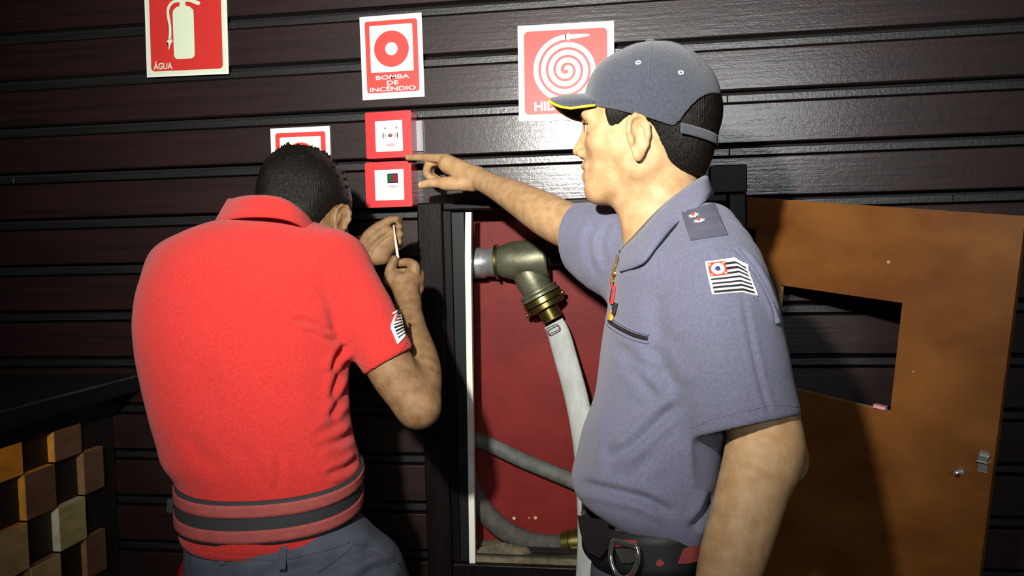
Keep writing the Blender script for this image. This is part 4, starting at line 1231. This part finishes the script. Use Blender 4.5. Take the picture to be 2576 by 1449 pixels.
# chest: zip pocket, badges
surf_line('pocket_zip', shirt, [(1533, 808), (1560, 826), (1595, 843), (1630, 852)], .0030, m_zip, shirt, .0004)
surf_line('pocket_welt', shirt, [(1530, 818), (1560, 838), (1595, 855), (1632, 863)], .0016, m_shirt, shirt, .0012)
surf_line('pocket_welt', shirt, [(1538, 796), (1565, 816), (1600, 833), (1634, 842)], .0016, m_shirt, shirt, .0012)
def badge(name, x, y, hw, hh, m, lift=.003):
    p, n = hit(shirt, x, y)
    if p is None: p = Vector(wp(x, y, 1.38)); n = Vector((-.5, -.8, 0))
    return obox(name, p + n * lift, (hw, hh, .002), frame_from(n), m, shirt, .0006)
badge('red_badge', 1545, 742, .009, .014, m_flagr); badge('red_badge', 1546, 743, .005, .009, mat('badge_dark', (.12, .01, .02), .5), .0042)
badge('orange_tab', 1544, 794, .0065, .008, mat('orange_tab', (.75, .38, .02), .6), .004)
badge('pen_clip', 1551, 778, .006, .009, m_flagk, .004)
p, n = hit(shirt, 1547, 690)
if p is not None:
    R3 = frame_from(n)
    pin = lathe('gilt_pin', p, n, [(0, .007), (.003, .0065), (.005, .003)], m_gold, shirt, 10)
    for a in range(5): lathe('pin_bead', p + R3 @ Vector((.011 * math.cos(a * 1.26), .013 * math.sin(a * 1.26), .001)), n, [(0, .003), (.003, .0025), (.004, .001)], m_gold, pin, 8)
    obox('red_ribbon', p + R3 @ Vector((-.003, -.014, .002)), (.007, .004, .0015), R3, m_flagr, shirt, .0005)
    obox('dark_pin', p + R3 @ Vector((.003, .022, .002)), (.002, .009, .002), R3, m_brown, shirt, .0005)

# ---- trousers, belt
trousers('trousers', [row(1330, 1500, 1790, 1.36, .150), row(1400, 1494, 1795, 1.36, .152), row(1480, 1490, 1808, 1.36, .158), row(1600, 1500, 1830, 1.37, .165), row(1680, 1520, 1820, 1.37, .14)],
         cp(1650, 1650, 1.30), cp(1650, 1650, 1.45), grounded(1665, 1.30, h=.12), grounded(1640, 1.46, h=.12), m_ptr, m_boot, off, (-.95, -.1))
def ring(py, xl, xr, Z, b, n=40, dip=0.0, grow=0.0):
    out = []
    c = wp((xl + xr) / 2, py, Z); ax = (xr - xl) / 2 / F * Z + grow
    rt_ = np.array([RT[0], RT[1], 0]); rt_ /= np.linalg.norm(rt_); fw_ = np.array([FW[0], FW[1], 0]); fw_ /= np.linalg.norm(fw_)
    for k in range(n):
        a = 2 * math.pi * k / n
        out.append(c + rt_ * ax * math.cos(a) + fw_ * (b + grow) * math.sin(a) + np.array([0, 0, dip * math.cos(a)]))
    return out
BZ = (1468, 1800, 1.36, .158)
bt_, bb_ = ring(1258, *BZ, dip=.010), ring(1362, *BZ, dip=.006)
belt = ribbon('belt', bt_, bb_, m_belt, off, .005, 1, closed=True)
def on_belt(x, y):
    d = Vector(ray(x, y)); 
    bv = BVHTree.FromPolygons([v.co.copy() for v in belt.data.vertices], [tuple(p.vertices) for p in belt.data.polygons])
    p, n, i, t = bv.ray_cast(Vector(EYE), d.normalized())
    if p is None: return Vector(wp(x, y, 1.22)), Vector((0, -1, 0))
    return p, (-n if n.dot(d) > 0 else n)
BV = {'belt': None}
def belt_quad(name, pts, m, lift=.0015):
    vv = []
    for x, y in pts:
        p, n = on_belt(x, y); vv.append(p + n * (lift + .001))
    for x, y in pts:
        p, n = on_belt(x, y); vv.append(p + n * .0005)
    k = len(pts); f = [tuple(range(k))] + [(i, i + k, (i + 1) % k + k, (i + 1) % k) for i in range(k)]
    return link(name, mesh(name, vv, f), m, belt)
belt_quad('red_stitch_patch', [(1719, 1380), (1740, 1373), (1762, 1370), (1752, 1411), (1730, 1416), (1704, 1418)], m_redc)
belt_quad('red_stitch_patch', [(1662, 1405), (1673, 1417), (1660, 1425), (1650, 1420), (1651, 1412)], m_redc)
belt_quad('ring_strap', [(1548, 1333), (1620, 1335), (1606, 1372), (1552, 1374)], m_brown, .003)
belt_quad('ring_strap', [(1552, 1356), (1606, 1358), (1605, 1372), (1552, 1374)], m_redc, .004)
belt_quad('buckle_plate', [(1556, 1378), (1608, 1376), (1600, 1412), (1572, 1414)], m_met, .006)
p, n = on_belt(1583, 1395); R3 = frame_from(n)
dring = []
for k in range(28):
    a = 2 * math.pi * k / 28
    x, y = math.cos(a), math.sin(a)
    yy = max(y, -2) if y < 0 else min(y, .35)
    dring.append(p + n * .012 + R3 @ Vector((.0235 * x * (1 if y > -.1 else (1 - .12 * (-y))), .0285 * (y if y < 0 else min(y * 1.2, .62)) , .004 * (-yy))))
tube('d_ring', dring, .0036, m_met, belt, 10, closed=True)
belt_quad('pouch', [(1470, 1296), (1500, 1310), (1530, 1330), (1540, 1380), (1524, 1402), (1494, 1385), (1478, 1340)], m_belt, .010)
for x, y in ((1468, 1290), (1486, 1340)):
    q = wp(x, y, 1.33); lathe('chrome_snap', q, -FW, [(0, .004), (.003, .0036), (.005, .0015)], m_met, belt, 10)

# ================================================================== THE MAN IN RED
m_rshirt = mat('red_pique', (0.46, 0.020, 0.017), 0.85, col2=(0.53, 0.028, 0.023), scale=(240, 240, 240), bump=0.6, bscale=[((650, 650, 650), 1.0), ((50, 50, 50), 0.3)], sheen=0.1, spec=0.2)
m_jean = mat('slate_trousers', (0.055, 0.064, 0.085), 0.85, col2=(0.075, 0.085, 0.11), scale=(30, 30, 30), bump=0.3, bscale=[((600, 600, 600), 1.0), ((40, 40, 40), 0.4)], spec=0.2)
m_bweb = mat('black_webbing', (0.020, 0.021, 0.023), 0.75, bump=0.3, bscale=[((600, 600, 600), 1.0)])
m_rweb = mat('rust_red_webbing', (0.29, 0.052, 0.048), 0.8, col2=(0.34, 0.068, 0.060), scale=(60, 60, 60), bump=0.3, bscale=[((600, 600, 600), 1.0)])
rm = root('person', to_w(grounded(720, 1.56)).tolist())
tag(rm, 'man in red polo shirt with his back turned, head bowed over his hands', 'person')
az, dl = math.radians(19), math.radians(20)
h2 = Head(cp(763, 530, 1.79), (math.sin(az) * math.cos(dl), -math.sin(dl), math.cos(az) * math.cos(dl)), (.02, 1, 0.1), 1.05)
fd = Field(); h2.skin(fd)
fd.cone(h2.p(-.03, -.055, 0), cp(690, 600, 1.70), .058, .066, .03)
# right arm
fd.chain([cp(858, 680, 1.645), cp(930, 820, 1.628), cp(995, 945, 1.615), cp(1052, 1024, 1.615)], [.046, .046, .0435, .0375], .02)
fd.chain([cp(1052, 1022, 1.617), cp(1062, 960, 1.65), cp(1058, 905, 1.695), cp(1038, 830, 1.76), cp(1026, 762, 1.82)], [.0375, .037, .035, .029, .0245], .02)
# right fist with back of the hand to the room
W = cp
fd.cone(W(1026, 765, 1.82), W(1018, 716, 1.845), .0245, .029, .012, flat=((0, 0.2, 1), .75))
fd.ell(W(1016, 704, 1.853), (.0355, .024, .020), None, .012)
fd.chain([W(1043, 694, 1.850), W(1043, 670, 1.852), W(1026, 660, 1.856), W(1006, 662, 1.858)], [.0118, .0108, .0098, .0085], .003)
fd.chain([W(1052, 706, 1.858), W(1052, 684, 1.880), W(1022, 680, 1.885)], [.0125, .011, .0095], .004)
fd.chain([W(1052, 725, 1.858), W(1052, 706, 1.882), W(1022, 702, 1.886)], [.0125, .011, .0095], .004)
fd.chain([W(1046, 742, 1.852), W(1048, 726, 1.874), W(1020, 722, 1.879)], [.0115, .010, .0088], .004)
fd.ell(W(1012, 679, 1.832), (.0075, .0065, .012), None, .004, 's')
fd.chain([W(980, 704, 1.848), W(982, 680, 1.845), W(992, 653, 1.845)], [.0135, .0115, .0092], .005)
# left arm, hidden in front of him, and the open left palm
fd.chain([cp(470, 690, 1.70), cp(600, 780, 1.84), cp(720, 818, 1.93), cp(820, 712, 1.935), cp(888, 636, 1.915)], [.05, .044, .038, .033, .025], .02)
fd.cone(W(895, 632, 1.912), W(958, 606, 1.905), .026, .034, .015, flat=((0, 0, 1), .6))
fd.cone(W(930, 648, 1.905), W(962, 648, 1.898), .020, .016, .012)
fd.cone(W(940, 620, 1.90), W(975, 600, 1.90), .022, .020, .015, flat=((0, 0, 1), .75))
fd.chain([W(912, 628, 1.902), W(926, 596, 1.893), W(952, 572, 1.893), W(984, 553, 1.898)], [.0155, .0135, .0115, .0088], .004)
for i, (y0, y1, x1) in enumerate(((586, 552, 1000), (600, 571, 1008), (614, 590, 1010), (627, 609, 1007))):
    fd.chain([W(968, y0, 1.91), W(992, y0 - 12, 1.922), W(1003, y1 + 4, 1.915), W(x1 - 4, y1, 1.897)], [.0115, .0102, .0095, .0082], .003)
fd.chain([W(920, 655, 1.882), W(934, 624, 1.880), W(956, 602, 1.881), W(986, 580, 1.886)], [.004, .0055, .0055, .004], .004, 's')
# trunk under the clothes
fd.loft([row(590, 610, 770, 1.70, .05), row(660, 450, 860, 1.68, .08), row(800, 430, 820, 1.645, .09), row(950, 480, 800, 1.60, .08)], .04)
body2 = build('body', fd, .0026, m_skin2, rm)
for sg in (-1, 1):
    e = lathe('eye', to_w(h2.p(.086, .001, sg * .032)), Vector(h2.A[0] @ BAS), [(-.011, .003), (-.008, .0085), (0, .0118), (.006, .0100), (.0095, .0066)], m_eyew, rm, 16)
    lathe('iris', to_w(h2.p(.086, .001, sg * .032)) + (h2.A[0] @ BAS) * .0094, Vector(h2.A[0] @ BAS), [(0, .0066), (.0018, .0040), (.0024, .0010)], m_iris, e, 16)
# ---- hair
hf = Field()
poly2 = [(.085, .085), (.088, .045), (.072, .030), (.062, .010), (.050, -.022), (.036, -.026), (.032, .006), (.012, .014), (-.008, .006), (-.020, -.020), (-.032, -.050),
         (-.052, -.072), (-.075, -.085), (-.14, -.09), (-.14, .20), (.06, .20)]
def hair2(X, Y, Z):
    f, u, l = h2.loc(X, Y, Z)
    def el(c, r):
        q = [(a - b) / r_ for a, b, r_ in zip((f, u, l), c, r)]
        k0 = np.sqrt(sum(a * a for a in q)); k1 = np.sqrt(sum((a / r_) ** 2 for a, r_ in zip(q, r))); return k0 * (k0 - 1) / np.maximum(k1, 1e-9)
    d = smin(el((-.010, .030, 0), (.104, .091, .079)), el((-.045, -.035, 0), (.056, .060, .061)), .03)
    d = smin(d, el((.040, .030, 0), (.060, .066, .069)), .02)
    return -smin(-d, -poly_sdf(f, u, poly2), .006)
hf.add(hair2, h2.O - .17, h2.O + .17, 0)
rs = np.random.RandomState(11)
for k in range(170):
    a = rs.uniform(0, 2 * math.pi); e = math.radians(rs.uniform(18, 88))
    n_ = np.array([math.cos(e) * math.cos(a), math.sin(e), math.cos(e) * math.sin(a)])
    s_ = np.array([-.010, .030, 0]) + n_ * np.array([.099, .086, .075])
    if s_[0] > .07 and s_[1] < .09: continue
    d_ = n_ + rs.normal(size=3) * .35 + np.array([.25, .1, 0]); d_ /= np.linalg.norm(d_)
    ln = rs.uniform(.006, .015)
    hf.cone(h2.p(*s_), h2.p(*(s_ + d_ * ln)), .0042, .0010, .004)
hair2o = build('hair', hf, .0028, m_hair, rm, disp=lambda V: .0007 * snoise(V, 500, 2))

# ---- red polo shirt
sf = Field()
sf.chain([cp(835, 665, 1.65), cp(912, 785, 1.632), cp(980, 912, 1.615)], [.066, .0575, .0485], .03)
sf.cone(cp(969, 892, 1.617), cp(981, 914, 1.615), .0505, .0495, .004)
def hem3(X, Y, Z):
    p = cp(977, 910, 1.615); n = np.array([.50, -.85, -.05]); n = n / np.linalg.norm(n)
    a = (X - p[0]) * n[0] + (Y - p[1]) * n[1] + (Z - p[2]) * n[2]
    q = cp(1000, 955, 1.61)
    return np.maximum(-a, np.sqrt((X - q[0]) ** 2 + (Y - q[1]) ** 2 + (Z - q[2]) ** 2) - .085)
qq = cp(1000, 955, 1.61)
sf.add(hem3, qq - .1, qq + .1, .003, 's')
sf.cone(cp(965, 885, 1.617), cp(1010, 970, 1.615), .0400, .0410, .003, 's')
sf.loft([row(552, 560, 785, 1.705, .072), row(580, 480, 845, 1.695, .098), row(615, 418, 900, 1.685, .115), row(670, 380, 918, 1.67, .126), row(730, 356, 905, 1.66, .13),
         row(800, 346, 888, 1.64, .13), row(880, 352, 878, 1.62, .127), row(970, 366, 874, 1.60, .122), row(1050, 386, 880, 1.58, .12), row(1110, 403, 892, 1.57, .12),
         row(1160, 418, 903, 1.56, .121), row(1205, 450, 900, 1.55, .115), row(1280, 466, 894, 1.54, .107), row(1362, 472, 890, 1.53, .110)], .03, n=2.25)
# left sleeve turning forward round the shoulder
sf.chain([cp(455, 690, 1.70), cp(540, 745, 1.79)], [.066, .058], .03)
sf.cone(cp(700, 520, 1.715), cp(690, 590, 1.71), .062, .055, .006, 's')
FO2 = [([(735, 800), (790, 815), (830, 838)], .006, 8), ([(760, 830), (810, 850), (845, 862)], .004, 8), ([(800, 700), (835, 760), (845, 830), (862, 868)], .005, 16),
       ([(878, 905), (850, 960), (838, 1010)], .009, 11), ([(885, 960), (858, 1010), (830, 1055)], .009, 11), ([(872, 870), (850, 900), (838, 940)], .010, 10),
       ([(888, 1090), (850, 1110), (800, 1122)], .007, 11), ([(880, 1030), (840, 1075), (790, 1100)], .005, 13), ([(905, 1150), (870, 1178), (820, 1195)], .007, 9),
       ([(500, 900), (520, 980), (560, 1060)], .0025, 30), ([(600, 1120), (640, 1180), (660, 1230)], .003, 18), ([(470, 1090), (500, 1140), (560, 1190)], .003, 18), ([(700, 1130), (705, 1190), (700, 1235)], .003, 12)]
rshirt = build('polo_shirt', sf, .0036, m_rshirt, rm, strokes=FO2, sm=3, disp=lambda V: .0018 * snoise(V, 24, 6))
surf_line('cuff_seam', rshirt, [(893, 905), (935, 925), (985, 905), (1022, 862)], .0011, m_rshirt, rshirt, .0004)
top = [wp(*p) for p in ((577, 512, 1.715), (592, 500, 1.665), (640, 493, 1.625), (706, 499, 1.612), (758, 530, 1.635), (788, 566, 1.69), (792, 600, 1.76), (720, 625, 1.80), (630, 590, 1.79))]
bot = [wp(*p) for p in ((543, 566, 1.725), (566, 554, 1.645), (630, 546, 1.598), (705, 550, 1.588), (757, 568, 1.612), (800, 600, 1.672), (812, 632, 1.76), (725, 660, 1.82), (600, 620, 1.81))]
ribbon('collar', top, bot, m_rshirt, rshirt, .006, 6, closed=True)
# flag on the sleeve, nearly edge on
q4 = [(1003, 777), (1022, 800), (1022, 850), (1000, 866)]
def fp2(u, v):
    l = np.array([1004 - 21 * math.sin(math.pi * min(v / .55, 1) * .5) + (17 * (v - .55) / .45 if v > .55 else 0), 777 + 89 * v]); r_ = np.array([1004 + 14 * v, 777 + 70 * v])
    return tuple(l * (1 - u) + r_ * u)
patch('flag_patch', rshirt, fp2, 14, 48, [m_flagw, m_flagk, m_flagr, m_flagb, m_flagy], lambda u, v: 0 if (u < .22 or v < .06 or v > .94) else (2 if (v < .4 and u < .45) else (1 if int(v * 20) % 2 else 0)), rshirt, .0012, .0012)

# ---- wide striped belt
def bring(py, grow, xl=459, xr=903, Z=1.55, b=.119, tilt=.019, n=60, ex=2.25):
    out = []
    c = wp((xl + xr) / 2, py, Z); ax = (xr - xl) / 2 / F * Z + grow
    rt_ = np.array([RT[0], RT[1], 0]); rt_ /= np.linalg.norm(rt_); fw_ = np.array([FW[0], FW[1], 0]); fw_ /= np.linalg.norm(fw_)
    for k in range(n):
        a = 2 * math.pi * k / n; ca, sa = math.cos(a), math.sin(a)
        ca, sa = math.copysign(abs(ca) ** (2 / ex), ca), math.copysign(abs(sa) ** (2 / ex), sa)
        out.append(c + rt_ * ax * ca + fw_ * (b + grow) * sa + np.array([0, 0, tilt * sa + .003 * ca]))
    return out
rbelt = ribbon('belt', bring(1183, .004), bring(1287, .003), m_bweb, rm, .005, 1, closed=True)
ribbon('belt_stripe', bring(1191, .0072), bring(1221, .0070), m_rweb, rbelt, .002, 1, closed=True)
ribbon('belt_stripe', bring(1250, .0064), bring(1280, .0062), m_rweb, rbelt, .002, 1, closed=True)
obox('belt_tab', wp(449, 1262, 1.58), (.006, .030, .012), Matrix.Rotation(math.radians(4), 3, 'Y'), m_bweb, rbelt, .002)
# shirt tail below the belt
ribbon('shirt_tail', bring(1270, .000), bring(1306, .0, 464, 880, 1.545, .1195, .030), m_rshirt, rshirt, .004, 1, closed=True)
# ---- trousers
jt = trousers('trousers', [row(1290, 476, 895, 1.545, .108), row(1340, 473, 945, 1.545, .116), row(1380, 474, 995, 1.545, .125), row(1449, 474, 1025, 1.55, .135), row(1560, 480, 1045, 1.56, .145), row(1640, 500, 1030, 1.57, .13)],
              cp(620, 1600, 1.56), cp(900, 1600, 1.57), grounded(600, 1.60, h=.12), grounded(900, 1.62, h=.12), m_jean, m_boot, rm, (.1, .95),
              [([(800, 1449), (870, 1412), (950, 1372)], .005, 14), ([(690, 1449), (780, 1425), (870, 1395)], .004, 14), ([(520, 1449), (560, 1415), (575, 1390)], .003, 12), ([(900, 1460), (950, 1430), (1000, 1420)], .005, 12), ([(640, 1460), (700, 1435), (760, 1430)], .003, 14)])
for x, y in ((504, 1362), (562, 1385), (712, 1400)):
    p, n = hit(jt, x, y)
    if p is not None: obox('belt_loop', p + n * .002, (.006, .022, .002), frame_from(n), m_jean, jt, .001)
surf_line('waist_seam', jt, [(500, 1385), (580, 1402), (700, 1408), (800, 1390), (880, 1365)], .0012, m_jean, jt, .0003)
surf_line('pocket_seam', jt, [(885, 1370), (920, 1372), (960, 1392), (1005, 1420)], .0013, m_jean, jt, .0004)
surf_line('pocket_seam', jt, [(800, 1440), (850, 1405), (890, 1370)], .0013, m_jean, jt, .0004)

# ------------------------------------------------------------------ the thin rod he works with
m_rod = mat('pale_rod', (0.72, 0.66, 0.48), 0.5)
rod = tube('thin_rod', [wp(990, 566, 1.885), wp(993, 590, 1.875), wp(998, 625, 1.858), wp(1001, 650, 1.848)], [.0016, .0020, .0028, .0032], m_rod, None, 10)
tag(rod, 'thin pale rod held upright between the fingers of the man in red', 'tool')
